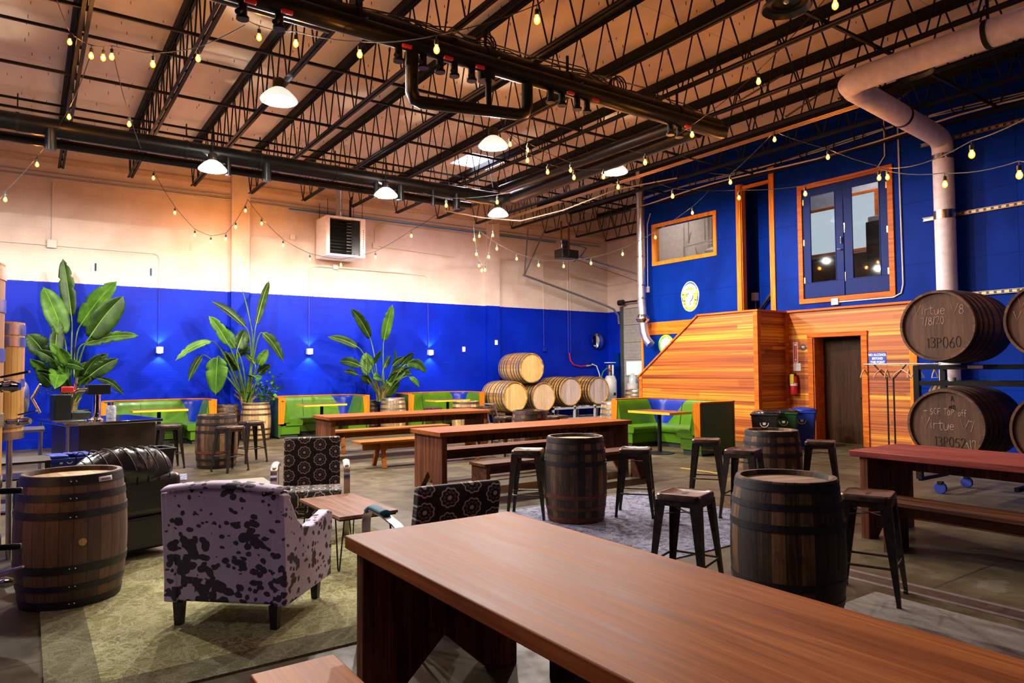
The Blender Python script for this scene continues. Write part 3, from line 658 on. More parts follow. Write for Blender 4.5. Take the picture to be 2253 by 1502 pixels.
# lamps ------------------------------------------------------------------
def highbay(x, y, z, label, lit=True, s=1.0, k=1.15):
    o = thing('high_bay_lamp', label, 'lamp', (x, y, z), 0, 'bell-shaped high-bay lamps'); o.scale = (k,)*3
    m = m_shade if lit else m_dkshade
    part('reflector', m, o, lambda b: b.lathe([(.230, 0), (.242, .01), (.232, .03), (.20, .07), (.145, .125), (.085, .165), (.08, .165), (.14, .12), (.19, .065), (.222, .02)], 32, closed=True))
    part('ballast', m_gun, o, lambda b: b.lathe([(.07, .16), (.08, .17), (.08, .27), (.06, .30), (.02, .31)], 20), bevel=.004)
    part('hook', m_black, o, lambda b: b.tube([(0, 0, .30), (0, 0, max(.32, (6.12-z)/k))], .012, 6))
    if lit:
        part('bulb', m_glow, o, lambda b: b.sphere((0, 0, .11), .045, 14))
        l = bpy.data.lights.new('lamp_light', 'POINT'); l.shadow_soft_size = .05; l.energy = BAY_W*s; l.color = (1, .93, .86)
        lo = bpy.data.objects.new('lamp_light', l); COL.objects.link(lo); lo.location = (0, 0, .03); adopt(lo, o)
    else:
        part('inner_ring', m_black, o, lambda b: b.lathe([(.20, .05), (.20, .06), (.14, .07), (.14, .06)], 24, closed=True)); part('bulb', m_galv, o, lambda b: b.sphere((0, 0, .09), .04, 12))
    return o
m_shade = NT('glowing_glass_reflector', (.75, .8, .74), .3); m_shade.b.inputs['Emission Color'].default_value = (.9, 1, .92, 1); m_shade.b.inputs['Emission Strength'].default_value = .9; m_shade = m_shade.m; m_dkshade = plain('dark_enamel_reflector', (.035, .045, .035), .4)
highbay(3.07, 10.56, 5.75, 'lit bell lamp, nearest and largest of the lit ones, high at the left')
highbay(2.70, 13.34, 5.3, 'lit bell lamp hanging below the far pipe at the left', s=1.05, k=1.03)
highbay(6.11, 13.36, 5.3, 'lit bell lamp right of the hanging heater', s=1.05, k=1.03)
highbay(6.98, 10.58, 5.75, 'lit bell lamp hanging in front of the rooflight')
highbay(8.90, 13.3, 5.22, 'dimmer bell lamp hanging under the far pipe elbow', s=.7, k=1.0)
highbay(10.02, 10.58, 5.75, 'lit bell lamp close to the silver duct and office wall')
highbay(7.06, 4.59, 5.75, 'unlit dark bell lamp at the top edge of the view', lit=False)
highbay(10.58, 4.84, 5.93, 'unlit bell lamp half hidden behind the big white duct', lit=False, k=1.1)
highbay(-1.5, 10.6, 5.75, 'lit bell lamp left of the view in the near row')
highbay(-1.0, 13.3, 5.3, 'lit bell lamp left of the view in the far row', s=1.05, k=1.03)
# wall up-and-down lamps ---------------------------------------------------
def sconce(x, label):
    o = thing('wall_lamp', label, 'lamp', (x, YB-.001, 2.17), 0, 'square up-and-down wall lamps')
    part('body', m_offwhite, o, lambda b: b.box(-.075, .075, -.13, 0, -.075, .075), bevel=.006)
    part('lens', m_glow_s, o, lambda b: b.box(-.04, .04, -.10, -.04, .0755, .077).box(-.04, .04, -.10, -.04, -.077, -.0755))
    for sg in (1, -1):
        l = bpy.data.lights.new('lamp_light', 'SPOT'); l.energy = 70; l.spot_size = R(95); l.spot_blend = .25; l.color = (.72, .80, 1); l.shadow_soft_size = .03
        lo = bpy.data.objects.new('lamp_light', l); COL.objects.link(lo); lo.location = (0, -.09, .09*sg); lo.rotation_euler = (R(180) if sg > 0 else 0, 0, 0); adopt(lo, o)
m_glow_s = emit('cool_lens_glow', (.7, .8, 1), 10)
sconce(2.57, 'lit square wall lamp between the left plant and the middle plant')
sconce(6.18, 'lit square wall lamp between the middle plant and the right plant')
sconce(9.82, 'lit square wall lamp right of the right plant')

# hanging unit heater --------------------------------------------------------
uh = thing('unit_heater', 'white box heater with dark louvres hanging below the roof by the block wall', 'heater', (6.87, 17.5, 4.66))
part('casing', m_white, uh, lambda b: (b.box(-.54, -.44, 0, .8, 0, 1.06), b.box(.40, .54, 0, .8, 0, 1.06), b.box(-.44, .40, 0, .8, 0, .06), b.box(-.44, .40, 0, .8, 1.0, 1.06), b.box(-.44, .40, .45, .8, .06, 1.0)), bevel=.012)
m_louv = plain('dark_heater_louvre', (.02, .022, .022), .25, .6)
for k in range(11): part('louvre', m_louv, uh, lambda b: b.box(-.44, .17, -.03, .035, -.004, .004, tr(0, .06, .12+k*.083) @ rot('X', R(-38))))
part('side_plate', m_louv, uh, lambda b: b.box(.17, .40, .04, .06, .06, 1.0)); part('back_plate', m_black, uh, lambda b: b.box(-.44, .17, .40, .449, .06, 1.0))
part('lettering', m_red, uh, lambda b: [b.box(.47, .49, -.004, -.001, .25+.06*k, .25+.06*k+.035) for k in range(9)])
part('flue', m_galv, uh, lambda b: b.tube([(-.05, .4, 1.06), (-.05, .4, 1.75), (-.05, .4, 2.4)], .085, 16))
part('gas_pipe', m_black, uh, lambda b: b.tube([(.25, .35, 1.06), (.25, .35, 1.6), (.2, .1, 1.62)], .03, 10))
for x, yy in ((-.48, .08), (-.48, .7), (.48, .08), (.48, .7)): part('hanger_rod', m_black, uh, lambda b: b.tube([(x, yy, 1.06), (x, yy, 1.5)], .008, 6))

# festoon strings --------------------------------------------------------------
STR = [
  [(0,0.15,9.43,6.14),(1,0.4,11.09,6.17),(1,0.61,10.35,5.75),(1,0.73,10.15,5.68),(1,0.81,9.98,5.65),(1,1.21,9.46,5.46),(1,1.63,8.93,5.44),(0,2.04,8.38,5.73)] ,
  [(0,0.62,10.34,5.83),(1,0.47,12.77,5.66),(1,0.08,14.41,5.25),(1,-0.36,14.74,4.65),(0,-0.69,14.99,4.24)] ,
  [(0,0.83,10.2,5.83),(1,1.2,11.79,5.4),(1,2.09,16.03,5.7),(1,2.64,16.89,5.2),(1,3.11,17.2,4.8),(1,3.48,17.31,4.7),(1,3.79,17.21,4.78),(1,4.0,17.17,5.08),(1,4.21,17.13,5.49),(0,4.25,17.09,5.75)] ,
  [(0,4.25,17.09,5.75),(1,4.53,16.92,5.18),(1,4.99,16.74,4.68),(1,5.49,16.29,4.32),(1,6.1,15.87,4.18),(1,6.94,15.77,4.43),(1,7.65,15.25,4.94),(0,8.16,14.87,5.46)] ,
  [(0,9.3,14.07,5.46),(1,9.28,14.11,4.94),(1,9.21,14.18,4.41),(1,9.14,14.25,4.1),(1,9.07,14.29,4.08),(1,9.02,14.33,4.2),(1,8.96,14.36,4.48),(1,8.91,14.37,4.84),(0,8.89,14.37,5.18)] ,
  [(0,9.07,14.61,5.21),(1,9.17,14.55,4.98),(1,9.53,14.31,4.66),(1,9.94,14.04,4.41),(1,10.33,13.65,4.23),(1,10.84,13.3,4.2),(1,11.26,12.76,4.24),(1,11.61,12.02,4.39),(1,11.8,11.14,4.67),(1,12.18,10.37,5.14),(0,12.33,10.0,5.59)] ,
  [(0,6.7,9.77,5.76),(1,6.77,9.73,5.54),(1,7.02,9.57,5.26),(1,7.31,9.38,5.06),(1,7.68,9.12,4.96),(1,8.1,8.83,4.97),(1,8.31,8.69,4.79),(0,8.56,8.51,4.98)] ,
  [(0,7.02,10.15,5.9),(1,7.31,9.96,5.59),(1,7.95,9.53,5.23),(0,8.18,9.36,5.42)] ,
  [(0,6.24,11.95,5.08),(1,6.62,11.7,4.85),(1,7.32,10.97,4.86),(0,7.54,10.44,5.02)] ,
  [(0,2.06,8.36,5.78),(1,2.23,8.5,5.69),(1,2.47,7.85,5.42),(1,2.92,7.06,5.11),(1,3.23,5.89,4.79),(1,3.85,5.08,4.92),(0,4.12,4.88,5.35)] ,
  [(0,7.38,7.51,4.95),(1,7.6,7.36,4.77),(1,7.94,6.74,5.08),(1,7.7,5.43,5.36),(0,7.52,4.31,5.97)] ,
  [(0,9.19,8.68,5.01),(1,9.46,8.5,4.75),(1,10.36,7.76,4.69),(1,10.51,6.57,4.53),(1,10.5,5.35,4.51),(1,9.27,3.92,3.91),(1,8.16,2.76,3.58),(0,7.77,2.42,3.58)] ,
  [(0,10.07,8.18,5.18),(1,10.39,7.96,5.02),(1,10.51,7.12,5.59),(1,10.8,6.33,5.13),(1,10.61,5.28,4.52),(1,7.98,3.11,3.85),(0,7.17,2.22,3.88)] ,
  [(0,5.74,3.87,5.44),(1,6.23,3.54,5.09),(0,6.8,3.13,5.38)] ,
]
SLAB = ['string of amber bulbs across the top left, three hanging close together', 'amber bulb string falling down the upper left edge', 'amber bulb string draping from the ceiling to the wall left of the heater', 'amber bulb string sagging under the hanging heater', 'narrow V of amber bulbs hanging over the block wall near the door opener', 'amber bulb string sagging past the door opener to the office window', 'cluster of amber bulbs beside the rooflight', 'two amber bulbs just right of the rooflight lamp', 'two amber bulbs under the far pipe elbow', 'amber bulbs hanging from the near black pipe at the top', 'amber bulbs around the right end of the near black pipe', 'amber bulb string over the double doors and across the white duct', 'amber bulb string high on the dark blue wall, ending at the right edge', 'single amber bulb at the top edge near the unlit bell lamp']
def festoon(pts, label):
    o = thing('festoon_string', label, 'string lights', (0, 0, 0), 0, 'strings of amber filament bulbs')
    P = [Vector((p[1], p[2], p[3]+(.13 if p[0] else 0))) for p in pts]
    # smooth cable through the lamp holders, a little sag in each gap
    path = []
    for i in range(len(P)-1):
        for k in range(6):
            t = k/6; d = (P[i+1]-P[i]).length
            path.append(P[i].lerp(P[i+1], t)-Vector((0, 0, .10*d*t*(1-t))))
    path.append(P[-1])
    part('cable', m_cable, o, lambda b: b.tube(path, .006, 5))
    for p in pts:
        if not p[0]: continue
        c = Vector(p[1:])
        h = BULB['holder'].copy(); COL.objects.link(h); adopt(h, o); h.location = c
        for q in ('bulb', 'filament'):
            g = BULB[q].copy(); COL.objects.link(g); adopt(g, h)
    return o
BULB = {}
h = part('lamp_holder', m_cable, None, lambda b: b.tube([(0, 0, .135), (0, 0, .09)], .004, 5).lathe([(.006, .095), (.02, .085), (.022, .04), (.018, .032)], 12))
g = part('bulb', m_bulb, None, lambda b: b.lathe([(.012, .034), (.016, .025), (.028, .0), (.031, -.018), (.026, -.038), (.012, -.052), (0, -.055)], 14))
f_ = part('filament', m_fil, None, lambda b: b.sphere((0, 0, -.008), .0135, 10, (1, 1, 1.9)))
BULB['holder'], BULB['bulb'], BULB['filament'] = h, g, f_
for i, l in enumerate(STR): festoon(l, SLAB[i])
bpy.data.objects.remove(h); bpy.data.objects.remove(g); bpy.data.objects.remove(f_)

def slotmat():
    t = NT('slotted_brassy_strip', (.3, .2, .1), .4, .6); x = t.xyz(t.geo())
    t.col(t.mix(t.math('LESS_THAN', t.math('FRACT', t.math('DIVIDE', x[1], .12)), .6), (.05, .04, .035), (.5, .33, .15))); return t.m
m_slots = slotmat()
# white insulated duct ------------------------------------------------------------
m_lag = plain('white_pipe_lagging', (.74, .68, .72), .55)
wd = thing('white_duct', 'big white insulated duct bending down in front of the blue wall at the right', 'duct')
part('duct', m_lag, wd, lambda b: b.tube([(10.20, -1.5, 5.93), (10.08, 5.24, 5.93), (10.10, 5.44, 5.93), (10.19, 5.58, 5.93), (10.42, 5.64, 5.93), (13.72, 5.94, 5.93), (13.93, 5.96, 5.90), (14.03, 5.96, 5.81), (14.05, 5.96, 5.70), (14.05, 5.96, 5.60)], .18, 24))
part('riser', m_lag, wd, lambda b: b.tube([(14.05, 5.96, 5.53), (14.05, 5.96, .9)], .175, 24))
part('steel_band', m_steel, wd, lambda b: (b.lathe([(.178, 5.52), (.186, 5.52), (.186, 5.62), (.178, 5.62)], 28, tr(14.05, 5.96, 0), closed=True), b.lathe([(.178, 4.40), (.186, 4.40), (.186, 4.56), (.178, 4.56)], 28, tr(14.05, 5.96, 0), closed=True)))
part('strap', m_black, wd, lambda b: (b.lathe([(.182, -.03), (.19, -.03), (.19, .03), (.182, .03)], 24, tr(12.2, 5.80, 5.93) @ rot('Y', R(90)), closed=True), b.bar((12.2, 5.8, 6.11), (12.2, 5.8, 6.7), .02)))
part('strap', m_black, wd, lambda b: (b.lathe([(.182, -.03), (.19, -.03), (.19, .03), (.182, .03)], 24, tr(10.10, 3.7, 5.93) @ rot('X', R(90)), closed=True), b.bar((10.1, 3.7, 6.11), (10.1, 3.7, 6.9), .03)))
for i, (z, lb) in enumerate(((5.96, 'upper slotted steel channel on the blue wall'), (4.50, 'middle slotted steel channel on the blue wall at the duct band'), (2.98, 'lowest slotted steel channel on the blue wall above the barrels'))):
    o = thing('strut_channel', lb, 'channel', (0, 0, 0), 0, 'slotted channels on the office wall')
    part('channel', m_conduitdark, o, lambda b: b.box(XO-.05, XO-.001, -3, 6.45, z-.035, z-.028).box(XO-.05, XO-.001, -3, 6.45, z+.028, z+.035).box(XO-.008, XO-.001, -3, 6.45, z-.028, z+.028))
    part('slot_strip', m_slots, o, lambda b: b.box(XO-.046, XO-.04, 1.0, 6.3, z-.02, z+.02))
oc2 = thing('wall_conduit', 'white conduit framing the right side of the blue double doors', 'conduit')
part('pipe', m_offwhite, oc2, lambda b: b.tube([(XO-.02, 6.88, ZC), (XO-.02, 6.86, 3.3), (XO-.02, 6.9, 3.12), (XO-.02, 7.05, 3.05), (XO-.02, 8.2, 3.05)], .016, 8))
part('junction_box', m_offwhite, oc2, lambda b: b.box(XO-.06, XO-.001, 8.2, 8.36, 2.99, 3.13), bevel=.006)
oc3 = thing('wall_conduit', 'thin pale conduit looping above the blue double doors', 'conduit')
part('pipe', m_offwhite, oc3, lambda b: b.tube([(XO-.02, 7.45, 7.0), (XO-.02, 7.2, 6.98), (XO-.02, 7.15, 6.8), (XO-.02, 7.15, 5.95), (XO-.02, 7.3, 5.75)], .012, 6))
oc4 = thing('wall_conduit', 'pale conduit down the edge of the office wall to a switch', 'conduit')
part('pipe', m_offwhite, oc4, lambda b: b.tube([(XO-.02, 13.66, 6.0), (XO-.02, 13.78, 5.7), (XO-.02, 13.8, 3.95)], .012, 6))
part('switch', m_offwhite, oc4, lambda b: b.box(XO-.06, XO-.001, 13.74, 13.86, 3.78, 3.95), bevel=.008)

# spiral silver duct by the office corner ---------------------------------------------
sd = thing('silver_duct', 'vertical silver spiral duct with a crooked open end at the office corner', 'duct')
sx, sy = 13.95, 13.72
part('pipe', m_galv, sd, lambda b: b.tube([(sx, sy, ZC), (sx, sy, 3.55)], .115, 20))
part('seam', m_steel, sd, lambda b: [b.lathe([(.116, -.02), (.124, -.02), (.124, .02), (.116, .02)], 20, tr(sx, sy, z), closed=True) for z in (4.75, 3.95, 3.6)])
part('flex_elbow', m_galv, sd, lambda b: b.tube([(sx, sy, 3.54), (sx, sy-.02, 3.3), (sx-.02, sy-.05, 3.12)], [.12, .12, .115], 20))
part('damper', m_steel, sd, lambda b: b.lathe([(.13, .12), (.19, .02), (.19, -.02), (.13, -.1)], 20, tr(sx-.02, sy-.06, 3.02)))
part('end_elbow', m_galv, sd, lambda b: b.tube([(sx-.02, sy-.07, 2.9), (sx-.02, sy-.1, 2.65), (sx-.02, sy-.18, 2.45), (sx-.02, sy-.34, 2.3)], .115, 20))

# emblem, vent plate, clock, signs on the office wall ------------------------------------
def WM(y, z, x=XO-.001): return frame_M((x, y, z), (0, -1, 0), (0, 0, 1))    # local x to the right, y up, z out of the wall
EM = thing('brewery_emblem', 'oval crest with a swan, green hops and yellow banner on the blue wall', 'emblem')
m_ew = plain('crest_white', (.80, .82, .72), .6); m_eg = plain('crest_green', (.25, .55, .05), .6); m_ey = plain('crest_yellow', (.75, .75, .08), .6); m_en = plain('crest_navy', (.01, .05, .25), .6)
def oval(rx, rz, w=0, n=40): return [(rx*math.cos(2*math.pi*k/n)*(1+w*math.sin(10*math.pi*k/n)), rz*math.sin(2*math.pi*k/n)) for k in range(n)]
M0 = WM(12.30, 3.54)
part('backing', m_ew, EM, lambda b: b.prism(oval(.30, .40, .025), .0, .004, M0))
part('field', m_en, EM, lambda b: b.prism(oval(.275, .375), .0041, .006, M0))
part('inner_ring', m_eg, EM, lambda b: b.prism(oval(.25, .345, .03), .0061, .008, M0))
part('panel', plain('crest_pale_blue', (.45, .58, .68), .6), EM, lambda b: b.prism([(x, y-.10) for x, y in oval(.165, .20)], .0081, .010, M0))
part('swan_body', m_ew, EM, lambda b: b.prism([(-.11, .02), (-.06, .075), (.0, .085), (.06, .06), (.085, .0), (.07, -.07), (.03, -.12), (.05, -.2), (.1, -.27), (-.1, -.27), (-.13, -.16), (-.12, -.06)], .0101, .012, M0))
part('swan_neck', m_stencil, EM, lambda b: (b.tube([M0 @ Vector(p) for p in ((-.115, -.01, .013), (-.10, .045, .013), (-.06, .075, .013), (-.02, .085, .013))], .009, 6), b.tube([M0 @ Vector(p) for p in ((.10, .02, .013), (.105, -.03, .013), (.07, -.09, .013), (.02, -.13, .013), (.0, -.18, .013), (.02, -.23, .013))], .010, 6)))
for cx, cz in ((-.235, .10), (-.225, .02), (-.185, -.07), (-.19, -.15), (-.16, -.23), (.235, .12), (.215, .02), (.18, -.07), (.185, -.15), (.15, -.23)):
    part('hop', m_ey, EM, lambda b: b.prism([(cx+.05*math.cos(a*.785), cz+.06*math.sin(a*.785)) for a in range(8)], .0101, .013, M0))
part('banner', m_ew, EM, lambda b: (b.prism([(-.2, .085), (.2, .085), (.22, .19), (.15, .165), (-.15, .165), (-.22, .19)], .0121, .014, M0), b.prism([(-.21, .16), (-.15, .165), (-.11, .21), (0, .245), (.11, .21), (.15, .165), (.21, .16), (.20, .24), (.12, .30), (.0, .325), (-.12, .30), (-.20, .24)], .0121, .0135, M0)))
part('sun', m_eg, EM, lambda b: b.prism([(.12*math.cos(math.pi*k/16), .165+.065*math.sin(math.pi*k/16)) for k in range(17)], .0121, .0138, M0))
text('BREWING', .058, m_ey, EM, M0 @ tr(0, .125, .0145))
for k_, ch in enumerate('GILGAMESH'):
    an = R(150-15*k_); text(ch, .052, m_ey, EM, M0 @ tr(.175*math.cos(an), .135+.135*math.sin(an), .014) @ rot('Z', an-R(90)))
part('foot_banner', m_ey, EM, lambda b: b.prism([(-.15, -.36), (.15, -.36), (.17, -.30), (0, -.33), (-.17, -.30)], .0121, .014, M0))
CK = thing('wall_clock', 'round clock with a green rim half hidden by the sloping stair wall', 'clock')
M1 = WM(13.15, 2.30)
part('rim', m_eg, CK, lambda b: b.lathe([(.21, 0), (.27, 0), (.27, .03), (.21, .04)], 32, M1, closed=True)); part('face', m_ew, CK, lambda b: b.prism(oval(.21, .21), .001, .02, M1))
part('hands', m_black, CK, lambda b: b.bar(M1 @ Vector((0, 0, .024)), M1 @ Vector((.08, .10, .024)), .012, .004).bar(M1 @ Vector((0, 0, .024)), M1 @ Vector((-.05, -.13, .024)), .012, .004))
part('hour_marks', m_black, CK, lambda b: [b.box(-.008, .008, .165, .195, .021, .023, M1 @ rot('Z', k*math.pi/6)) for k in range(12)])
m_signb = plain('sign_blue', (.01, .06, .42), .4); m_signw = plain('sign_white', (.8, .8, .8), .5)
NA = thing('no_alcohol_sign', 'blue sign with white capitals beside the cedar doorway', 'sign')
M2 = WM(7.42, 1.82, XO-.002)
part('board', m_signb, NA, lambda b: b.box(-.175, .175, -.13, .13, 0, .006, M2))
for k, s_ in enumerate(('NO ALCOHOL', 'BEYOND', 'THIS POINT')): text(s_, .068, m_signw, NA, M2 @ tr(0, .075-.075*k, .007), bold=.0025, xs=.82)
M3 = WM(9.27, 1.99, XO-.002)
FS = thing('extinguisher_sign', 'tall red arrow sign above the fire extinguisher', 'sign')
part('board', m_signw, FS, lambda b: b.box(-.055, .055, -.23, .23, 0, .004, M3)); part('red_panel', plain('sign_red', (.45, .01, .015), .5), FS, lambda b: b.box(-.042, .042, -.215, .215, .0041, .006, M3))
part('arrow', m_signw, FS, lambda b: b.prism([(-.03, -.15), (.03, -.15), (0, -.20)], .0061, .0075, M3).prism([(-.028, .20), (.028, .20), (.028, .15), (-.028, .15)], .0061, .0075, M3))
text('FIRE EXTINGUISHER', .036, m_signw, FS, M3 @ tr(0, .0, .0065) @ rot('Z', R(-90)), xs=.85)
NT_ = thing('notice_card', 'small white notice between the red arrow sign and the extinguisher', 'sign')
M4 = WM(9.24, 1.66, XO-.002)
part('card', m_signw, NT_, lambda b: b.box(-.09, .09, -.085, .085, 0, .004, M4)); part('print', m_conduitdark, NT_, lambda b: [b.box(-.07, .05+.02*(k % 2), .045-.03*k, .052-.03*k, .0041, .005, M4) for k in range(4)])
FE = thing('fire_extinguisher', 'fire extinguisher with a yellow cover hanging left of the cedar doorway', 'fire extinguisher', (XO-.10, 9.27, 1.05))
part('cylinder', m_red, FE, lambda b: b.lathe([(0, 0), (.075, 0), (.08, .02), (.08, .34), (.06, .40), (.03, .42), (0, .42)], 20))
part('label', plain('yellow_cover', (.7, .6, .03), .5), FE, lambda b: b.box(-.085, -.05, -.05, .05, .23, .45), bevel=.01); part('label', m_signw, FE, lambda b: b.lathe([(.081, .19), (.082, .19), (.082, .25), (.081, .25)], 20, closed=True))
part('hose', m_rubber, FE, lambda b: b.tube([(0, 0, .46), (-.02, .08, .46), (-.02, .12, .35), (-.02, .1, .15)], .013, 8)); part('handle', m_black, FE, lambda b: b.box(-.03, .03, -.05, .05, .42, .47), bevel=.006)
part('bracket', m_black, FE, lambda b: b.box(.07, .098, -.03, .03, .1, .3))
BD = thing('round_badge', 'small dark round badge right of the red arrow sign', 'badge')
part('disc', plain('dark_badge', (.05, .04, .04), .5), BD, lambda b: b.prism(oval(.07, .07), 0, .006, WM(9.08, 2.10)))
part('print', m_signw, BD, lambda b: b.box(-.04, .04, -.006, .006, .0061, .007, WM(9.08, 2.12)).box(-.03, .03, -.03, -.02, .0061, .007, WM(9.08, 2.12)))
# ================================================================== furniture
# ---- barrel materials: staves cut by angle round the local z axis
def staves(name, dark, mid, light, n=26, rough=.6, blotch=.5):
    t = NT(name, mid, rough)
    o = t.obj(); x = t.xyz(o); r = t.rnd()
    th = t.math('MULTIPLY', t.math('ADD', t.math('ARCTAN2', x[1], x[0]), math.pi), n/(2*math.pi))
    idx = t.math('FLOOR', th); fr = t.math('FRACT', th)
    w = t.white(t.comb(idx, r, 1.7))
    v = t.comb(t.math('MULTIPLY', th, .9), t.math('MULTIPLY', w, 20), t.math('MULTIPLY', x[2], 1.0))
    g = t.noise(t.n('VectorMath', {'operation': 'ADD'}, i0=t.map(v, (3, 1, 2.2)), i1=t.comb(r, t.math('MULTIPLY', r, 31), 0)), 1.6, 6, .62)
    f = t.math('ADD', t.math('MULTIPLY', w, .42), t.math('MULTIPLY', g, .62))
    c = t.ramp(f, [(.25, dark), (.5, mid), (.78, light)])
    bl = t.noise(t.n('VectorMath', {'operation': 'ADD'}, i0=o, i1=t.comb(t.math('MULTIPLY', r, 9), 0, t.math('MULTIPLY', r, 5))), 3.4, 5, .65)
    c = t.mix(t.ramp(bl, [(.5, (0,)*3), (.66, (blotch,)*3)]), c, tuple(q*.18 for q in dark))
    seam = t.math('LESS_THAN', t.math('MINIMUM', fr, t.math('SUBTRACT', 1, fr)), .03)
    c = t.mix(t.math('MULTIPLY', seam, .8), c, (.006, .004, .003))
    t.col(c); t.bump(t.math('SUBTRACT', g, t.math('MULTIPLY', seam, .8)), .4, .006); return t.m
def headwood(name, dark, mid, light, pitch=.075, rough=.65):
    t = NT(name, mid, rough); o = t.obj(); x = t.xyz(o); r = t.rnd()
    q = t.math('DIVIDE', x[0], pitch); w = t.white(t.comb(t.math('FLOOR', q), r, 4.1)); fr = t.math('FRACT', q)
    g = t.noise(t.n('VectorMath', {'operation': 'ADD'}, i0=t.map(o, (34, 3, 3)), i1=t.comb(t.math('MULTIPLY', w, 40), t.math('MULTIPLY', r, 10), 0)), 1, 6, .62, dist=.8)
    b = t.noise(o, 5, 4)
    f = t.math('ADD', t.math('MULTIPLY', g, .6), t.math('ADD', t.math('MULTIPLY', w, .22), t.math('MULTIPLY', b, .22)))
    c = t.ramp(f, [(.33, dark), (.52, mid), (.72, light)])
    c = t.mix(t.math('MULTIPLY', t.math('LESS_THAN', fr, .03), .7), c, tuple(k*.3 for k in dark))
    t.col(c); t.bump(g, .2, .004); return t.m
m_stv_dark = staves('dark_whiskey_staves', (.006, .0035, .002), (.045, .022, .009), (.26, .125, .045), blotch=.85)
m_stv_brown = staves('brown_whiskey_staves', (.028, .015, .007), (.085, .042, .019), (.17, .088, .040), blotch=.45)
m_stv_gold = staves('golden_weathered_staves', (.10, .055, .02), (.36, .22, .075), (.60, .42, .18), blotch=.55)
m_stv_oak = staves('fresh_oak_staves', (.22, .10, .018), (.42, .22, .04), (.60, .36, .09), blotch=.15)
m_stv_red = staves('reddish_oak_staves', (.05, .018, .006), (.115, .044, .014), (.19, .08, .028), blotch=.25)
m_hd_gold = headwood('golden_barrel_head', (.28, .16, .05), (.48, .31, .11), (.62, .44, .19))
m_hd_brown = headwood('brown_barrel_head', (.10, .055, .032), (.24, .135, .08), (.36, .22, .135))
m_hd_oak = headwood('yellow_oak_head', (.42, .24, .07), (.64, .40, .13), (.78, .54, .24))
m_hd_pink = headwood('pinkish_grey_oak_head', (.40, .27, .22), (.60, .46, .40), (.72, .60, .54))
m_hd_peach = headwood('peach_oak_head', (.48, .29, .14), (.70, .48, .28), (.80, .62, .42))
m_hd_rack = headwood('tawny_barrel_head', (.05, .020, .008), (.10, .042, .016), (.155, .07, .028))
m_hoop = plain('dark_iron_hoop', (.022, .02, .02), .5, .4, var=.35, sc=30)
m_hoopg = plain('galvanised_hoop', (.25, .26, .27), .38, .85, var=.25, sc=25)
m_hoopb = plain('brown_iron_hoop', (.07, .045, .035), .5, .5, var=.35, sc=25)
m_rust = plain('rusty_hoop', (.13, .04, .02), .65, .3, var=.4, sc=25)
def brad(z, H, rt, rb):  # barrel radius at height z
    u = (z/H-.5)*2; return rb-(rb-rt)*abs(u)**2.1
def barrel(name, label, cat, loc, H=.905, rt=.305, rb=.345, mats=None, hoops=None, group=None, sticker=False, bung=True, rz=0, rivets=True, rust=()):
    ms, mh, mo = mats
    o = thing(name, label, cat, loc, rz, group)
    Z = [H*k/18 for k in range(19)]
    part('staves', ms, o, lambda b: b.lathe([(rt-.035, .03), (rt-.03, 0)]+[(brad(z, H, rt, rb), z) for z in Z]+[(rt-.028, H), (rt-.035, H-.03)], 52, closed=True))
    part('head', mh, o, lambda b: b.lathe([(0, H-.034), (rt-.033, H-.034), (rt-.033, H-.05), (0, H-.05)], 40))
    part('bottom_head', mh, o, lambda b: b.lathe([(0, .034), (rt-.033, .034), (rt-.033, .05), (0, .05)], 24))
    k = H/.905
    for i, (z0, z1) in enumerate(hoops or ((.012, .062), (.135, .172), (.255, .300), (.605, .650), (.735, .775), (.845, .893))):
        z0 *= k; z1 *= k; e = .0045
        part('hoop', m_rust if i in rust else mo, o, lambda b: b.lathe([(brad(z0, H, rt, rb)-.002, z0), (brad(z0, H, rt, rb)+e, z0), (brad(z1, H, rt, rb)+e, z1), (brad(z1, H, rt, rb)-.002, z1)], 52, closed=True))
    if bung: part('bung', mh, o, lambda b: b.lathe([(0, .0), (.028, 0), (.024, .014), (0, .016)], 14, tr(0, 0, H*.5) @ rot('Z', R(-88)) @ tr(brad(H*.5, H, rt, rb)-.006, 0, 0) @ rot('Y', R(90))))
    if rivets:
        for z in (.035, .155, .28, .63, .755, .87):
            z *= k
            part('rivets', m_chrome, o, lambda b: [b.sphere(((brad(z, H, rt, rb)+.004)*math.cos(a), (brad(z, H, rt, rb)+.004)*math.sin(a), z), .0065, 8) for a in (-1.75, -1.65)])
    return o
G = 'upright whiskey barrels used as tables'
B1 = barrel('barrel_table', 'big brown barrel at the left edge on the green rug, paper tag on its rim', 'barrel', (.29, 6.10, .012), .915, .315, .360, (m_stv_brown, m_hd_gold, m_hoop), hoops=((.005, .055), (.125, .165), (.245, .30), (.615, .665), (.735, .785), (.84, .90)), group=G, rz=.1)
m_paper = plain('paper_tag', (.65, .58, .62), .7)
part('tag', m_paper, B1, lambda b: b.grid(lambda u, v: ((.334-.006*v)*math.cos(-1.22+.32*u), (.334-.006*v)*math.sin(-1.22+.32*u), .858+.034*v), 8, 1), solid=.001)
part('tag_print', m_stencil, B1, lambda b: [b.grid(lambda u, v: (.334*math.cos(-1.17+.22*u), .334*math.sin(-1.17+.22*u), z0+.004*v), 3, 1) for z0 in (.866, .876)], solid=.001)
barrel('barrel_table', 'dark barrel standing on the blue rug between two stools', 'barrel', (4.97, 5.93, .012), .905, .302, .343, (m_stv_dark, m_hd_gold, m_hoop), group=G, rz=.7, rust=(0, 1, 2))
barrel('barrel_table', 'large dark barrel in the right foreground with a worn wooden top', 'barrel', (4.17, 2.80, 0), .93, .315, .362, (m_stv_dark, m_hd_brown, m_hoop), group=G, rz=1.3)
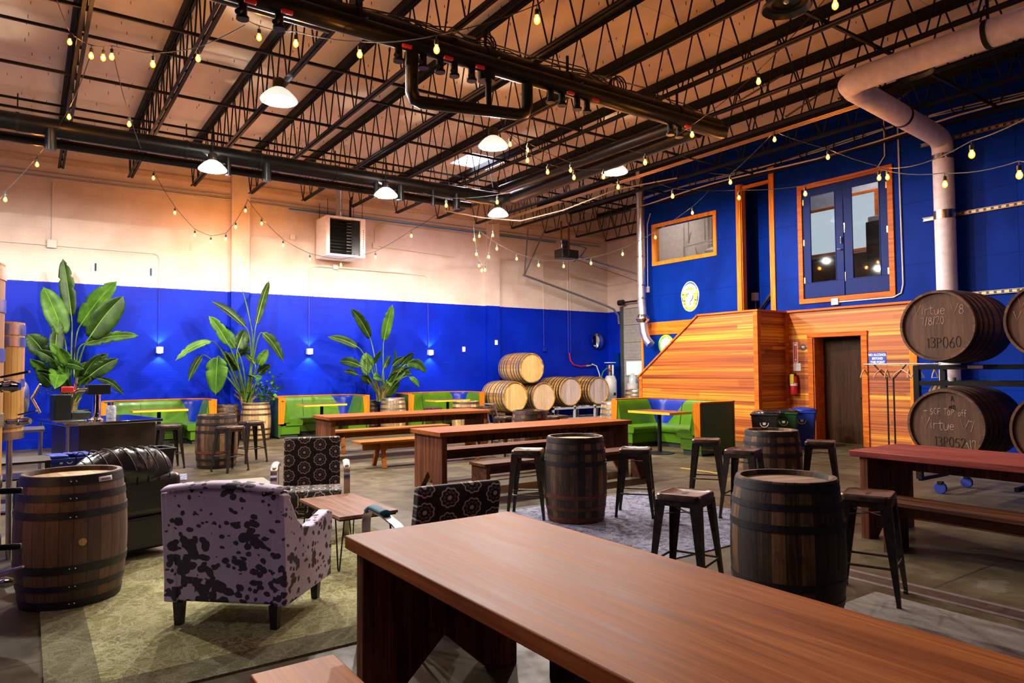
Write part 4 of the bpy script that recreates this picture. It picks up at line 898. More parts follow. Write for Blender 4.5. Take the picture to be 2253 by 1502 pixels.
barrel('barrel_table', 'dark barrel behind the right foreground barrel, near the bins', 'barrel', (7.38, 5.13, 0), .905, .30, .342, (m_stv_dark, m_hd_brown, m_hoop), group=G, rz=2.0)
barrel('barrel_table', 'dark barrel behind the middle long table, in front of the stacked barrels', 'barrel', (7.56, 10.3, 0), .905, .302, .343, (m_stv_dark, m_hd_gold, m_hoopb), group=G, rz=2.6)
barrel('barrel_table', 'small-looking barrel beside the third green booth, behind the long table', 'barrel', (8.62, 14.3, 0), .905, .302, .343, (m_stv_gold, m_hd_gold, m_hoopb), group=G, rz=.4)
barrel('barrel_table', 'black barrel with bright rivets at the left, ringed by four stools', 'barrel', (2.72, 12.90, 0), .905, .302, .343, (m_stv_dark, m_hd_brown, m_hoop), group=G, rz=3.2, rust=(2,))
barrel('barrel_table', 'pale barrel with grey hoops beside the right-hand booth', 'barrel', (11.0, 11.72, 0), .905, .29, .33, (m_stv_gold, m_hd_gold, m_hoopg), group=G, rz=.4)
barrel('barrel_table', 'pale greenish barrel outside the booth near the roller door', 'barrel', (16.2, 16.2, 0), .98, .36, .40, (m_stv_gold, m_hd_gold, m_hoopg), group=G, rz=.2)

# ---- lying puncheons at the far wall (local z is the barrel axis; front head towards the camera)
GL = 'big oak barrels lying on racks by the block wall'
PH = (('yellow-headed barrel on top of the stack by the blue wall', (12.30, 16.62, 1.69), m_hd_oak, 0), ('lower left barrel of the stack, its head pale yellow', (11.60, 16.50, .86), m_hd_oak, 1), ('lower right barrel of the stack, in shade under the top one', (12.76, 16.66, .82), m_hd_peach, 1), ('barrel with a pinkish grey head on the white rack, left one', (13.86, 16.72, .955), m_hd_pink, 0), ('barrel with a pinkish grey head on the white rack, right one', (15.03, 16.72, .955), m_hd_pink, 0))
HP = ((.03, .085), (.13, .165), (.235, .27), (.345, .38), (.525, .56), (.635, .67), (.74, .775), (.82, .875))
for lb, (x, y_, z_), mh, a in PH:
    o = barrel('lying_barrel', lb, 'barrel', (x, y_+1.15, z_), 1.15, .44, .465, (m_stv_oak, mh, m_hoopg if mh is not m_hd_pink else m_hoopb), hoops=HP, group=GL, rivets=False, bung=False)
    o.rotation_euler = (R(90), 0, 0)
m_rackw = plain('white_rack_paint', (.55, .56, .56), .4, .3)
wr = thing('barrel_rack', 'white steel rack under the two right-hand lying barrels', 'rack', (14.45, 17.0, 0))
part('rail', m_rackw, wr, lambda b: (b.bar((-1.3, -.25, .44), (1.3, -.25, .44), .06), b.bar((-1.3, .6, .44), (1.3, .6, .44), .06), b.bar((-1.3, -.25, .12), (1.3, -.25, .12), .05), b.bar((-1.3, .6, .12), (1.3, .6, .12), .05)))
for xx in (-1.27, -.42, .42, 1.27):
    for yy in (-.25, .6): part('post', m_rackw, wr, lambda b: b.bar((xx, yy, 0), (xx, yy, .52), .06))
for xx in (-1.0, -.18, .18, .98): part('cradle', m_rackw, wr, lambda b: b.bar((xx, -.25, .47), (xx, .6, .47), .05))
dr = thing('barrel_rack', 'low dark rack under the stacked barrels', 'rack', (12.15, 17.0, 0))
part('rail', m_gun, dr, lambda b: (b.bar((-1.05, -.25, .30), (1.05, -.25, .30), .06), b.bar((-1.05, .6, .30), (1.05, .6, .30), .06)))
for xx in (-1.0, 0, 1.0):
    for yy in (-.25, .6): part('post', m_gun, dr, lambda b: b.bar((xx, yy, 0), (xx, yy, .33), .06))
for xx in (-.8, -.3, .3, .8): part('cradle', m_brass, dr, lambda b: b.bar((xx, -.3, .36), (xx, .65, .36), .07))

# ---- right-hand rack of written-on barrels (axis along X, heads facing -X)
GR = 'big written-on barrels in the black rack at the right'
def racked(x, y_, z_, label, lines=(), L=1.15, r=.44):
    o = barrel('racked_barrel', label, 'barrel', (x, y_, z_), L, r, r+.027, (m_stv_red, m_hd_rack, m_hoop), hoops=HP, group=GR, rivets=False, bung=False)
    # local z axis towards -X; local x axis vertical so head boards stand upright
    o.rotation_euler = Matrix(((0, 0, -1), (-1, 0, 0), (0, 1, 0))).to_euler()
    o.location = (x+L, y_, z_)
    for s_, sz, lx, ly, m, rt_ in lines:
        handwriting(s_, sz, m, o, tr(lx, ly, L-.0335) @ rot('Z', R(rt_)), 'chalk_writing' if m is m_chalk else 'stencil_writing', .0036 if m is m_chalk else .0045)
    return o
racked(9.33, 4.10, 2.16, 'upper front barrel chalked with a name ending V8 and a date', (('Virtue V8', .125, .0, .20, m_chalk, -2), ('7/8/20', .095, -.06, .06, m_chalk, 3), ('13P060', .135, .06, -.215, m_stencil, 0)))
racked(9.20, 3.98, .93, 'lower front barrel chalked with a name ending V7, half hidden by the table', (('- SCF TOP off', .078, -.03, .16, m_chalk, -1), ('Virtue V7', .125, .0, .0, m_chalk, -2), ('13P052', .12, .03, -.205, m_stencil, 0), ('A', .07, .08, .33, m_stencil, 0), ('MTL', .05, .08, .22, m_stencil, 0), ('1/2', .1, .28, -.22, m_chalk, 18)))
racked(9.33, 2.93, 2.16, 'upper barrel cut by the right edge of the view', (('Virtue', .125, -.12, .2, m_chalk, -2), ('V', .125, -.3, .06, m_chalk, -2)))
racked(9.20, 2.86, .93, 'lower barrel cut by the right edge of the view', ())
barrel('small_barrel', 'small keg-like barrel hanging in the shade behind the front of the black rack', 'barrel', (11.0, 4.9, 1.20), .6, .17, .20, (m_stv_gold, m_hd_brown, m_hoop), rivets=False, bung=False).rotation_euler = (R(90), 0, 0)
br = thing('barrel_rack', 'black steel rack carrying the written-on barrels at the right', 'rack', (10.15, 3.5, 0))
for xx in (-.38, .38):
    for yy in (-1.15, 1.05): part('post', m_black, br, lambda b: b.bar((xx, yy, .16), (xx, yy, 1.66), .07))
    for zz in (.40, 1.43, 1.64): part('rail', m_black, br, lambda b: b.bar((xx, -1.15, zz), (xx, 1.08, zz), .06))
for yy in (-1.15, -.05, 1.05):
    for zz in (.16, .40, 1.43, 1.64): part('cross_bar', m_black, br, lambda b: b.bar((-.38, yy, zz), (.38, yy, zz), .05))
part('tag', m_paper, br, lambda b: b.box(-.425, -.416, .25, .42, 1.62, 1.66)); part('cup', m_offwhite, br, lambda b: b.lathe([(0, 0), (.04, 0), (.05, .05), (0, .05)], 14, tr(-.38, .62, 1.46)))
m_cast = plain('blue_caster', (.01, .03, .3), .5)
for xx in (-.38, .38):
    for yy in (-1.05, .8):
        c_ = part('caster', m_cast, br, lambda b: b.lathe([(0, -.02), (.075, -.02), (.075, .02), (0, .02)], 18, tr(xx, yy, .075) @ rot('Y', R(90))), bevel=.006)
        part('fork', m_black, c_, lambda b: b.box(xx-.03, xx+.03, yy-.03, yy+.03, .12, .16))
lp = thing('shipping_pallet', 'low dark pallet lying behind the right-hand table', 'pallet', (10.9, 2.6, 0))
for k in range(6): part('slat', m_doorw, lp, lambda b: b.box(-.6, .6, -.6+.2*k, -.48+.2*k, .10, .12))
for k in (-.55, 0, .5): part('runner', m_doorw, lp, lambda b: b.box(k, k+.05, -.6, .55, 0, .0995))

# ================================================================== long tables and benches
m_top = wood('red_brown_table_top', (.13, .031, .008), (.24, .066, .014), (.37, .12, .026), 0, .75, .5, coat=0)
m_topx = m_top
m_topy = wood('red_brown_table_top_long', (.13, .031, .008), (.24, .066, .014), (.38, .125, .028), 1, .75, .5, coat=0)
m_topr = wood('crimson_table_top', (.12, .022, .02), (.22, .045, .035), (.33, .085, .06), 1, .75, .5, coat=0)
m_leg = wood('zebra_panel', (.035, .012, .007), (.11, .038, .018), (.24, .085, .035), 2, .9, .5)
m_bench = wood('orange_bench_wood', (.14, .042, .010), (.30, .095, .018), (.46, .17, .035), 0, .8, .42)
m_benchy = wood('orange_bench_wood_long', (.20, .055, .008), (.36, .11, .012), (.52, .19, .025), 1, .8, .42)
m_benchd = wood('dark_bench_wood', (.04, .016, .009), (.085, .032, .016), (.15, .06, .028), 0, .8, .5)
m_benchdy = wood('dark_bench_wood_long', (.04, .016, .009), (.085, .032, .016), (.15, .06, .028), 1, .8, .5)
def table(label, x0, x1, y0, y1, z, mt, along='x', inset=.05, th=.06, rz=0, ends=(1, 1)):
    cx, cy = (x0+x1)/2, (y0+y1)/2; o = thing('long_table', label, 'table', (cx, cy, 0), rz)
    X, Y = (x1-x0)/2, (y1-y0)/2
    part('top', mt, o, lambda b: b.box(-X, X, -Y, Y, z-th, z), bevel=.006)
    def panel(s):
        def f(b):
            if along == 'x':
                w = Y-.04; poly = [(-w, 0), (-w+.17, 0), (0, .26), (w-.17, 0), (w, 0), (w, z-th-.0005), (-w, z-th-.0005)]
                xx = s*(X-inset-.04); M = frame_M((xx, 0, 0), (0, 1, 0), (0, 0, 1)); b.prism(poly, -.04, .04, M)
            else:
                w = X-.04; poly = [(-w, 0), (-w+.17, 0), (0, .26), (w-.17, 0), (w, 0), (w, z-th-.0005), (-w, z-th-.0005)]
                yy = s*(Y-inset-.04); M = frame_M((0, yy, 0), (1, 0, 0), (0, 0, 1)); b.prism(poly, -.04, .04, M)
        return f
    for s, k in ((-1, ends[0]), (1, ends[1])):
        if k: part('end_panel', m_leg, o, panel(s), bevel=.004)
    if along == 'x': part('stretcher', m_leg, o, lambda b: b.box(-X+inset+.081, X-inset-.081, -.03, .03, z-th-.14, z-th-.0005))
    else: part('stretcher', m_leg, o, lambda b: b.box(-.03, .03, -Y+inset+.081, Y-inset-.081, z-th-.14, z-th-.0005))
    return o
table('huge red-brown table filling the foreground', 1.33, 2.33, -.6, 3.40, .82, m_topy, 'y', .06, .065)
table('long red-brown table in the middle of the hall, behind the blue rug', 4.50, 8.02, 8.14, 9.02, .82, m_top, 'x', .05)
table('long table furthest back, beside the second green booth', 4.44, 7.88, 12.10, 12.98, .82, m_top, 'x', .05)
table('crimson-topped table at the right edge in front of the written-on barrels', 6.62, 7.58, -.2, 3.74, .84, m_topr, 'y', .08)
def bench(label, x0, x1, y0, y1, z, along='x', style='panel', mt=None, group='wooden benches at the long tables'):
    cx, cy = (x0+x1)/2, (y0+y1)/2; o = thing('bench', label, 'bench', (cx, cy, 0), 0, group); X, Y = (x1-x0)/2, (y1-y0)/2
    mt = mt or (m_bench if along == 'x' else m_benchy)
    part('seat', mt, o, lambda b: b.box(-X, X, -Y, Y, z-.04, z), bevel=.005)
    def leg(s, q):
        if style == 'panel':
            return (lambda b: b.box(s*(X-.03)-(.06 if s > 0 else 0), s*(X-.03)+(.06 if s < 0 else 0), -Y+.01, Y-.01, 0, z-.0405)) if along == 'x' else (lambda b: b.box(-X+.01, X-.01, s*(Y-.03)-(.06 if s > 0 else 0), s*(Y-.03)+(.06 if s < 0 else 0), 0, z-.0405))
        return lambda b: b.bar((s*(X-.45), q*.07, z-.045), (s*(X-.42), q*(Y+.02), .0), .075, .05)
    if style == 'panel':
        for s in (-1, 1): part('leg', mt, o, leg(s, 0), bevel=.004)
    else:
        for s in (-1, 1):
            for q in (-1, 1): part('leg', mt, o, leg(s, q), bevel=.004)
            part('leg_plate', mt, o, lambda b: b.box(s*(X-.48)-.03, s*(X-.48)+.03, -.12, .12, z-.17, z-.0405))
    if along == 'x': part('stretcher', mt, o, lambda b: b.box(-X+.12, X-.12, -.02, .02, z-.16, z-.0405))
    else: part('stretcher', mt, o, lambda b: b.box(-.02, .02, -Y+.12, Y-.12, z-.16, z-.0405))
    return o
bench('orange bench with splayed legs in front of the furthest long table', 4.56, 7.25, 10.95, 11.36, .46, 'x', 'splay')
bench('bench on the far side of the furthest long table, by the booths', 4.75, 7.6, 13.30, 13.66, .46, 'x', 'splay')
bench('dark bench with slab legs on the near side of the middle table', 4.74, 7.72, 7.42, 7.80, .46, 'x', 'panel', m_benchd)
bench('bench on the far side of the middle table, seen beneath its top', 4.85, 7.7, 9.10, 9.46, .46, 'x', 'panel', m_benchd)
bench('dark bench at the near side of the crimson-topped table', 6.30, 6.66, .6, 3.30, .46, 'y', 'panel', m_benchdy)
bench('orange bench end at the bottom edge, left of the foreground table', .74, 1.08, .3, 2.88, .46, 'y', 'panel')
bench('bench tucked along the right side of the foreground table', 2.30, 2.64, .5, 3.02, .40, 'y', 'panel', m_benchdy)

# ================================================================== metal stools
def seatpoly(w, r, n=5):
    P = []
    for cx, cy, a0 in ((w-r, w-r, 0), (-w+r, w-r, 90), (-w+r, -w+r, 180), (w-r, -w+r, 270)):
        for k in range(n+1): a = R(a0+90*k/n); P.append((cx+r*math.cos(a), cy+r*math.sin(a)))
    return P
m_seat = plain('worn_steel_seat', (.085, .055, .035), .33, .6, var=.45, sc=16)
def make_stool(label):
    o = thing('metal_stool', label, 'stool', (0, 0, 0), 0, 'backless gunmetal bar stools'); H = .745
    def seat(b):
        rings = [(.168, H-.045), (.168, H-.012), (.160, H-.001), (.150, H), (.142, H-.006), (.02, H-.008)]
        n = 24; vs = []
        for w, z in rings: vs += [(x, y, z) for x, y in seatpoly(w, min(.045, w*.6))]
        b.add(vs, [(i*n+k, i*n+(k+1) % n, (i+1)*n+(k+1) % n, (i+1)*n+k) for i in range(len(rings)-1) for k in range(n)]+[tuple((len(rings)-1)*n+k for k in range(n))])
    part('seat', m_seat, o, seat)
    part('hand_slot', m_black, o, lambda b: b.prism([(x*1.0, y*.35) for x, y in seatpoly(.045, .015)], H-.0075, H-.006))
    part('skirt', m_gun, o, lambda b: (b.box(-.155, .155, -.163, -.157, H-.085, H-.046), b.box(-.155, .155, .157, .163, H-.085, H-.046), b.box(-.163, -.157, -.155, .155, H-.085, H-.046), b.box(.157, .163, -.155, .155, H-.085, H-.046)))
    for sx in (-1, 1):
        for sy in (-1, 1):
            def leg(b):
                vs = []; N = 5
                for k in range(N):
                    t = k/(N-1); z = (H-.046)*(1-t)+.0*t; c = .163+(.215-.163)*t; w = .075*(1-t)+.026*t
                    for (dx, dy) in ((0, 0), (-w, 0), (-w, -.006), (-.010, -.010), (-.006, -w), (0, -w)): vs.append((sx*(c+dx), sy*(c+dy), z))
                f = [(k*6+i, k*6+(i+1) % 6, (k+1)*6+(i+1) % 6, (k+1)*6+i) for k in range(N-1) for i in range(6)]+[tuple(range(6)), tuple((N-1)*6+i for i in range(6))]
                b.add(vs, f)
            part('leg', m_gun, o, leg)
            part('foot', m_rubber, o, lambda b: b.box(sx*.215-(.03 if sx > 0 else -.002), sx*.215+(.002 if sx > 0 else .03), sy*.215-(.03 if sy > 0 else -.002), sy*.215+(.002 if sy > 0 else .03), -.001, .02))
    c = .163+(.215-.163)*.66-.012; z = .255
    for (a, d) in (((-c, -c), (c, -c)), ((c, -c), (c, c)), ((c, c), (-c, c)), ((-c, c), (-c, -c))):
        part('foot_rail', m_gun, o, lambda b: b.tube([(a[0], a[1], z), (d[0], d[1], z)], .009, 8))
    part('brace', m_gun, o, lambda b: b.bar((-.15, -.15, .60), (.15, .15, .60), .02, .004).bar((-.15, .15, .595), (.15, -.15, .595), .02, .004))
    return o
ST = [(4.64, 6.36, 45, 'metal stool left of the barrel on the blue rug'), (5.66, 5.70, 40, 'metal stool right of the barrel on the blue rug'),
 (3.98, 3.50, 20, 'metal stool nearest the camera, on the front corner of the blue rug'), (6.50, 4.88, 20, 'metal stool overlapping the left side of the back right barrel'),
 (7.18, 5.95, 35, 'metal stool just behind the left side of the back right barrel'), (8.06, 4.92, 28, 'metal stool right of the back right barrel, before the doorway'),
 (5.02, 2.70, 20, 'metal stool at the right of the foreground barrel, one leg stretching forward'), (2.02, 13.25, 5, 'metal stool left of the black riveted barrel'),
 (2.79, 12.22, 25, 'metal stool in front of the black riveted barrel'), (3.38, 13.2, 12, 'metal stool right of the black riveted barrel, before the planter'),
 (1.72, 13.9, 8, 'metal stool nearest the stainless bar counter'), (7.60, 11.15, 8, 'metal stool left of the barrel behind the middle table'),
 (8.15, 9.85, 30, 'metal stool in front right of the barrel behind the middle table'), (8.55, 10.75, 10, 'metal stool right of the barrel behind the middle table'),
 (8.1, 15.0, 15, 'metal stool left of the barrel beside the third booth'), (8.75, 13.6, 15, 'metal stool in front of the barrel beside the third booth'), (9.3, 14.6, 15, 'metal stool right of the barrel beside the third booth, pale legs')]
s0 = make_stool(ST[0][3]); s0.location = (ST[0][0], ST[0][1], .012); s0.rotation_euler = (0, 0, R(ST[0][2]))
for x, y_, a, lb in ST[1:]: dup(s0, (x, y_, .012 if (3.7 < x < 6.8 and 4.1 < y_ < 6.7) else .001), R(a), lb)
# ================================================================== green booths
m_vinyl = plain('green_vinyl', (.058, .155, .004), .32, var=.08, sc=5, coat=.06)
m_vinyld = plain('dark_green_vinyl_side', (.035, .095, .006), .4, var=.12, sc=6)
m_vblue = plain('blue_vinyl', (.006, .04, .36), .25, coat=.25)
m_kick = plain('black_kick_board', (.014, .02, .014), .6)
m_orange = wood('orange_edge_wood', (.36, .09, .005), (.52, .15, .008), (.64, .22, .018), 2, 1, .35)
m_yel = wood('yellow_edge_wood', (.46, .31, .012), (.60, .43, .018), (.68, .52, .03), 0, 1, .35)
m_cafe = plain('dark_red_laminate', (.16, .035, .02), .3)
def vpanel():
    t = NT('green_and_blue_vinyl', (.1, .27, .006), .32, 0, .25, .06)
    a = t.n('Attribute', {'attribute_name': 'blue_dist'}, out=2)
    nz = t.noise(t.obj(), 5, 3)
    t.col(t.mix(t.math('LESS_THAN', a, 0), t.ramp(nz, [(.3, (.05, .135, .003)), (.7, (.066, .175, .005))]), (.003, .022, .26))); return t.m
m_vpanel = vpanel()
def upath(u, d, Wd, D, r0=.50):
    """point on a U (open towards -y), u in 0..1, inset d from the outer face"""
    a = Wd/2-d; r = max(.05, r0-d); yt = -d; yb = -D
    if u < .27: t = u/.27; return (-a, yb+(yt-r-yb)*t)
    if u < .42: t = (u-.27)/.15; an = math.pi-t*math.pi/2; return (-a+r+r*math.cos(an), yt-r+r*math.sin(an))
    if u < .58: t = (u-.42)/.16; return (-a+r+(2*a-2*r)*t, yt)
    if u < .73: t = (u-.58)/.15; an = math.pi/2-t*math.pi/2; return (a-r+r*math.cos(an), yt-r+r*math.sin(an))
    t = (u-.73)/.27; return (a, yt-r+(yb-yt+r)*t)
US = [.27*k/8 for k in range(8)]+[.27+.15*k/14 for k in range(14)]+[.42+.16*k/12 for k in range(12)]+[.58+.15*k/14 for k in range(14)]+[.73+.27*k/8 for k in range(9)]
def sweep(b, prof, Wd, D, u0=0, u1=1, matfn=None, r0=.5):
    us = [u for u in US if u0 <= u <= u1]; n = len(prof); vs = []
    for u in us: vs += [(*upath(u, d, Wd, D, r0), z) for d, z in prof]
    base = len(b.v); b.v += vs
    for i in range(len(us)-1):
        for k in range(n):
            b.f.append((base+i*n+k, base+i*n+(k+1) % n, base+(i+1)*n+(k+1) % n, base+(i+1)*n+k))
            b.m.append(matfn((us[i]+us[i+1])/2, (prof[k][1]+prof[(k+1) % n][1])/2) if matfn else b.mi)
    m = len(us)-1
    b.f += [tuple(base+k for k in range(n))[::-1], tuple(base+m*n+k for k in range(n))]; b.m += [matfn(us[0], .7) if matfn else 0]*2
def booth(label, x, y_, rz, Wd, D, blue):
    o = thing('booth', label, 'booth', (x, y_, 0), rz, 'green vinyl booths with blue panels')
    bp = MB(); bp.mi = 0
    back = [(.07, .40), (.07, .955)]+[(.07+.06*math.sin(a), .955+.03*math.sin(2*a)) for a in (.5, 1.0)]
    back = [(.06, .38), (.06, .97), (.10, .985), (.15, .97), (.175, .93)]+[(.175+.012*k, .93-.06*k) for k in range(1, 10)]
    def mf(u, z):
        for c, w0, w1 in blue:
            t = (z-.42)/.55
            if abs(u-c) < w0+(w1-w0)*max(0, min(1, t)): return 1
        return 0
    # fine strips so that the slanting colour joint is smooth
    sweep(bp, back, Wd, D)
    ob = bp.build('backrest', m_vpanel, o)
    at = ob.data.attributes.new('blue_dist', 'FLOAT', 'POINT'); n_ = len(back)
    us_ = US
    dd = []
    for u in us_:
        for d_, z_ in back:
            t_ = max(0, min(1, (z_-.42)/.55)); dd.append(min(abs(u-c)-(w0+(w1-w0)*t_) for c, w0, w1 in blue))
    at.data.foreach_set('value', dd)
    part('seam', m_kick, o, lambda b: [b.bar((*upath(.42+.0, .178, Wd, D), .93), (*upath(.42, .285, Wd, D), .42), .008)] if 0 else b.bar((*upath(.47, .178, Wd, D), .93), (*upath(.47, .287, Wd, D), .42), .010))
    part('seat', m_vinyl, o, lambda b: sweep(b, [(.20, .31), (.20, .45), (.36, .475), (.52, .465), (.60, .435), (.615, .40), (.61, .34), (.59, .31)], Wd, D-.02))
    part('seat_base', m_vinyl, o, lambda b: sweep(b, [(.065, .10), (.065, .309), (.54, .309), (.54, .10)], Wd, D-.05))
    part('kick_board', m_kick, o, lambda b: sweep(b, [(.05, .0), (.05, .099), (.50, .099), (.50, .0)], Wd, D-.08))
    part('outer_shell', m_vinyld, o, lambda b: sweep(b, [(.0, .04), (.0, .985), (.055, .985), (.055, .04)], Wd, D-.005, r0=.5))
    part('top_cap', m_orange, o, lambda b: sweep(b, [(-.01, .986), (-.01, 1.01), (.11, 1.01), (.11, .986)], Wd, D+.01, r0=.5))
    for s in (-1, 1):
        part('edge_board', m_orange, o, lambda b: b.prism([(-.005, .36), (.13 if 1 else 0, .36), (.175, .985), (-.005, .985)] if s < 0 else [(-.13, .36), (.005, .36), (.005, .985), (-.175, .985)], 0, .022, frame_M((s*Wd/2, -D-.022 if 0 else -D, 0), (1, 0, 0), (0, 0, 1))))
    return o
BL = ((.33, .035, .075), (.66, .035, .075))
booth('green booth at the left, behind the black riveted barrel', 2.43, 18.36, 0, 2.36, 1.20, ((.25, .02, .05), (.65, .035, .08)))
booth('green booth between the two planters with large plants', 6.20, 18.36, 0, 2.35, 1.20, ((.25, .012, .055), (.65, .04, .085)))
booth('green booth left of the stacked barrels', 9.73, 18.36, 0, 2.44, 1.20, ((.25, .012, .055), (.66, .04, .085)))
booth('green booth standing sideways against the cedar stair wall', 11.65, 9.87, R(-90), 2.38, 1.33, ((.385, .04, .095), (2, .0, .0)))
def cafe(label, x, y_, rz, L=1.1, Wd=.62, z=.82):
    o = thing('booth_table', label, 'table', (x, y_, 0), rz, 'small booth tables with yellow edges')
    part('top', m_cafe, o, lambda b: b.box(-L/2+.01, L/2-.01, -Wd/2+.01, Wd/2-.01, z-.03, z+.0005))
    part('edge_band', m_yel, o, lambda b: (b.box(-L/2, L/2, -Wd/2, -Wd/2+.0095, z-.045, z), b.box(-L/2, L/2, Wd/2-.0095, Wd/2, z-.045, z), b.box(-L/2, -L/2+.0095, -Wd/2+.0096, Wd/2-.0096, z-.045, z), b.box(L/2-.0095, L/2, -Wd/2+.0096, Wd/2-.0096, z-.045, z)), bevel=.003)
    part('column', m_black, o, lambda b: b.tube([(0, 0, .03), (0, 0, z-.031)], .04, 14))
    part('base', m_black, o, lambda b: b.lathe([(0, 0), (.28, 0), (.28, .012), (.06, .035), (0, .035)], 28))
    return o
cafe('yellow-edged table in the leftmost booth', 2.43, 17.28, 0)
cafe('yellow-edged table in the booth between the planters', 6.10, 17.15, 0)
cafe('yellow-edged table in the booth left of the stacked barrels', 9.70, 17.1, 0)
cafe('yellow-edged table in the sideways booth by the stair wall', 10.15, 9.55, R(-90))

# ================================================================== planters with bird-of-paradise plants
P1 = [(0.75,17.4,1.69,0.76,17.63,2.87,0.59,17.73,4.1,0.3),(0.73,17.4,1.69,0.61,17.47,2.46,0.25,17.66,3.46,0.43),(0.77,17.4,1.69,0.94,17.79,2.69,1.58,17.37,3.64,0.43),(0.82,17.4,1.69,1.06,16.98,2.39,1.66,16.89,3.27,0.5),(0.89,17.4,1.84,0.99,17.12,2.26,2.04,17.58,2.47,0.24),(0.63,17.4,1.55,0.47,17.34,2.0,0.52,17.52,2.78,0.28),(0.55,17.4,1.55,0.3,17.69,2.05,-0.01,17.72,2.46,0.43),(0.71,17.4,1.55,0.6,17.65,1.68,0.46,16.74,1.32,0.39),(0.92,17.4,1.35,1.08,17.06,1.58,1.58,16.88,1.94,0.3),(0.96,17.4,1.35,1.23,17.09,1.52,1.77,17.62,1.15,0.16),(0.64,17.4,1.26,0.4,17.56,1.55,0.04,17.1,1.93,0.24),(0.79,17.4,1.45,0.7,17.15,1.83,0.96,16.82,1.72,0.22)] 
P2 = [(4.42,17.3,1.5,4.42,16.91,2.76,4.92,17.65,3.9,0.19),(4.42,17.3,1.5,4.39,17.17,2.63,4.09,16.94,3.61,0.04),(4.41,17.3,1.5,4.26,17.27,2.72,3.56,17.54,3.31,0.24),(4.37,17.3,1.29,4.06,17.3,2.2,3.72,17.64,2.72,0.29),(4.34,17.3,1.29,3.77,16.86,2.3,3.33,16.71,2.9,0.27),(4.28,17.3,1.29,4.08,17.23,2.2,4.29,17.39,2.65,0.39),(4.42,17.3,1.5,4.57,16.89,2.55,5.11,17.06,1.88,0.3),(4.23,17.3,1.18,3.41,16.91,2.34,2.66,16.73,1.9,0.19),(4.18,17.3,1.08,3.29,17.27,2.01,3.02,17.25,1.44,0.17),(4.23,17.3,1.07,3.62,17.18,1.98,3.6,17.23,1.11,0.47),(4.29,17.3,1.18,4.1,17.6,1.99,4.44,17.38,2.24,0.15),(4.41,17.3,1.4,4.41,16.98,1.83,4.32,17.7,2.11,0.17)] 
P3 = [(7.77,17.3,1.22,7.62,17.71,2.56,6.8,17.0,3.24,0.29),(7.86,17.3,1.22,7.94,17.48,2.47,8.02,17.11,3.41,0.27),(7.73,17.3,1.22,7.09,17.3,2.28,6.32,17.34,2.52,0.24),(7.69,17.3,1.1,6.97,16.8,1.77,6.7,17.52,1.9,0.26),(7.73,17.3,1.1,7.38,17.36,1.55,7.44,17.51,2.13,0.32),(7.86,17.3,1.1,7.79,17.15,1.73,8.09,17.42,2.05,0.19),(7.9,17.3,1.1,8.19,17.41,1.63,7.96,16.85,2.2,0.18),(7.93,17.3,1.1,8.45,17.45,1.82,8.64,17.08,2.13,0.22),(7.99,17.3,1.09,8.33,16.89,1.81,9.32,17.63,1.58,0.3),(7.86,17.3,0.9,8.08,17.69,0.97,8.37,17.48,1.45,0.37),(7.99,17.3,1.09,8.49,17.02,1.46,8.77,17.01,1.19,0.15),(7.73,17.3,1.1,7.18,17.52,1.55,6.75,17.35,1.63,0.17),(7.8,17.3,1.1,7.66,17.58,1.83,7.72,17.2,2.19,0.19),(7.93,17.3,1.03,8.39,17.71,1.45,8.48,16.91,1.55,0.24)] 
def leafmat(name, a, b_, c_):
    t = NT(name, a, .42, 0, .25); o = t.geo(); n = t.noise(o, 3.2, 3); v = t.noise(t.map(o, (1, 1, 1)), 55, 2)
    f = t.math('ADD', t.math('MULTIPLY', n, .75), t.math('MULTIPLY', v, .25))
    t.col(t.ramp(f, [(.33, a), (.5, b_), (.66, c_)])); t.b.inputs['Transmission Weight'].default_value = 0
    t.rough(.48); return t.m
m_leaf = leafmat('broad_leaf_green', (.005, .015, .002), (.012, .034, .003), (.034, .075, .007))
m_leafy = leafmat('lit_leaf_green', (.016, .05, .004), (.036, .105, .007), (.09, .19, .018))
m_rib = plain('pale_leaf_rib', (.16, .26, .04), .45); m_stalk = plain('leaf_stalk', (.06, .12, .015), .45, var=.3); m_husk = plain('dry_husk', (.26, .15, .06), .8, var=.5, sc=20)
def blade(b, P0, P1, wd, droop, twist, seed):
    r_ = random.Random(seed); P0 = Vector(P0); P1 = Vector(P1); L = (P1-P0).length; ax = (P1-P0).normalized()
    side = ax.cross(Vector((0, -1, .15))).normalized(); side = (Matrix.Rotation(twist, 3, ax) @ side); nrm = side.cross(ax)
    N = 22; mid = []; 
    for i in range(N+1):
        t = i/N; mid.append(P0.lerp(P1, t)+Vector((0, 0, droop*L*math.sin(math.pi*t)))+nrm*.0)
    vs = []; M = 3
    tear = [r_.random() < .09 for _ in range(N+1)], [r_.random() < .09 for _ in range(N+1)]
    for i in range(N+1):
        t = i/N; w = wd/2*(math.sin(math.pi*min(1, t*1.02+.02))**.42)*(1.08-.28*t)
        if i == N: w = .002
        for s in (-1, 1):
            ww = w*(1-.05*r_.random())*(.72 if tear[0 if s < 0 else 1][i] and 2 < i < N-1 else 1)
            for k in range(1, M+1):
                q = k/M; vs.append(mid[i]+side*s*ww*q+nrm*(ww*(.34*q+.12*math.sin(q*3)))+Vector((0, 0, -.10*ww*q*q)))
        vs.append(mid[i])
    st = 2*M+1; fs = []
    for i in range(N):
        a = i*st; c = (i+1)*st
        for s in range(2):
            cols = [2*M]+[s*M+k for k in range(M)]
            for k in range(M):
                f = (a+cols[k], a+cols[k+1], c+cols[k+1], c+cols[k]); fs.append(f if s else f[::-1])
    b.add(vs, fs); return mid
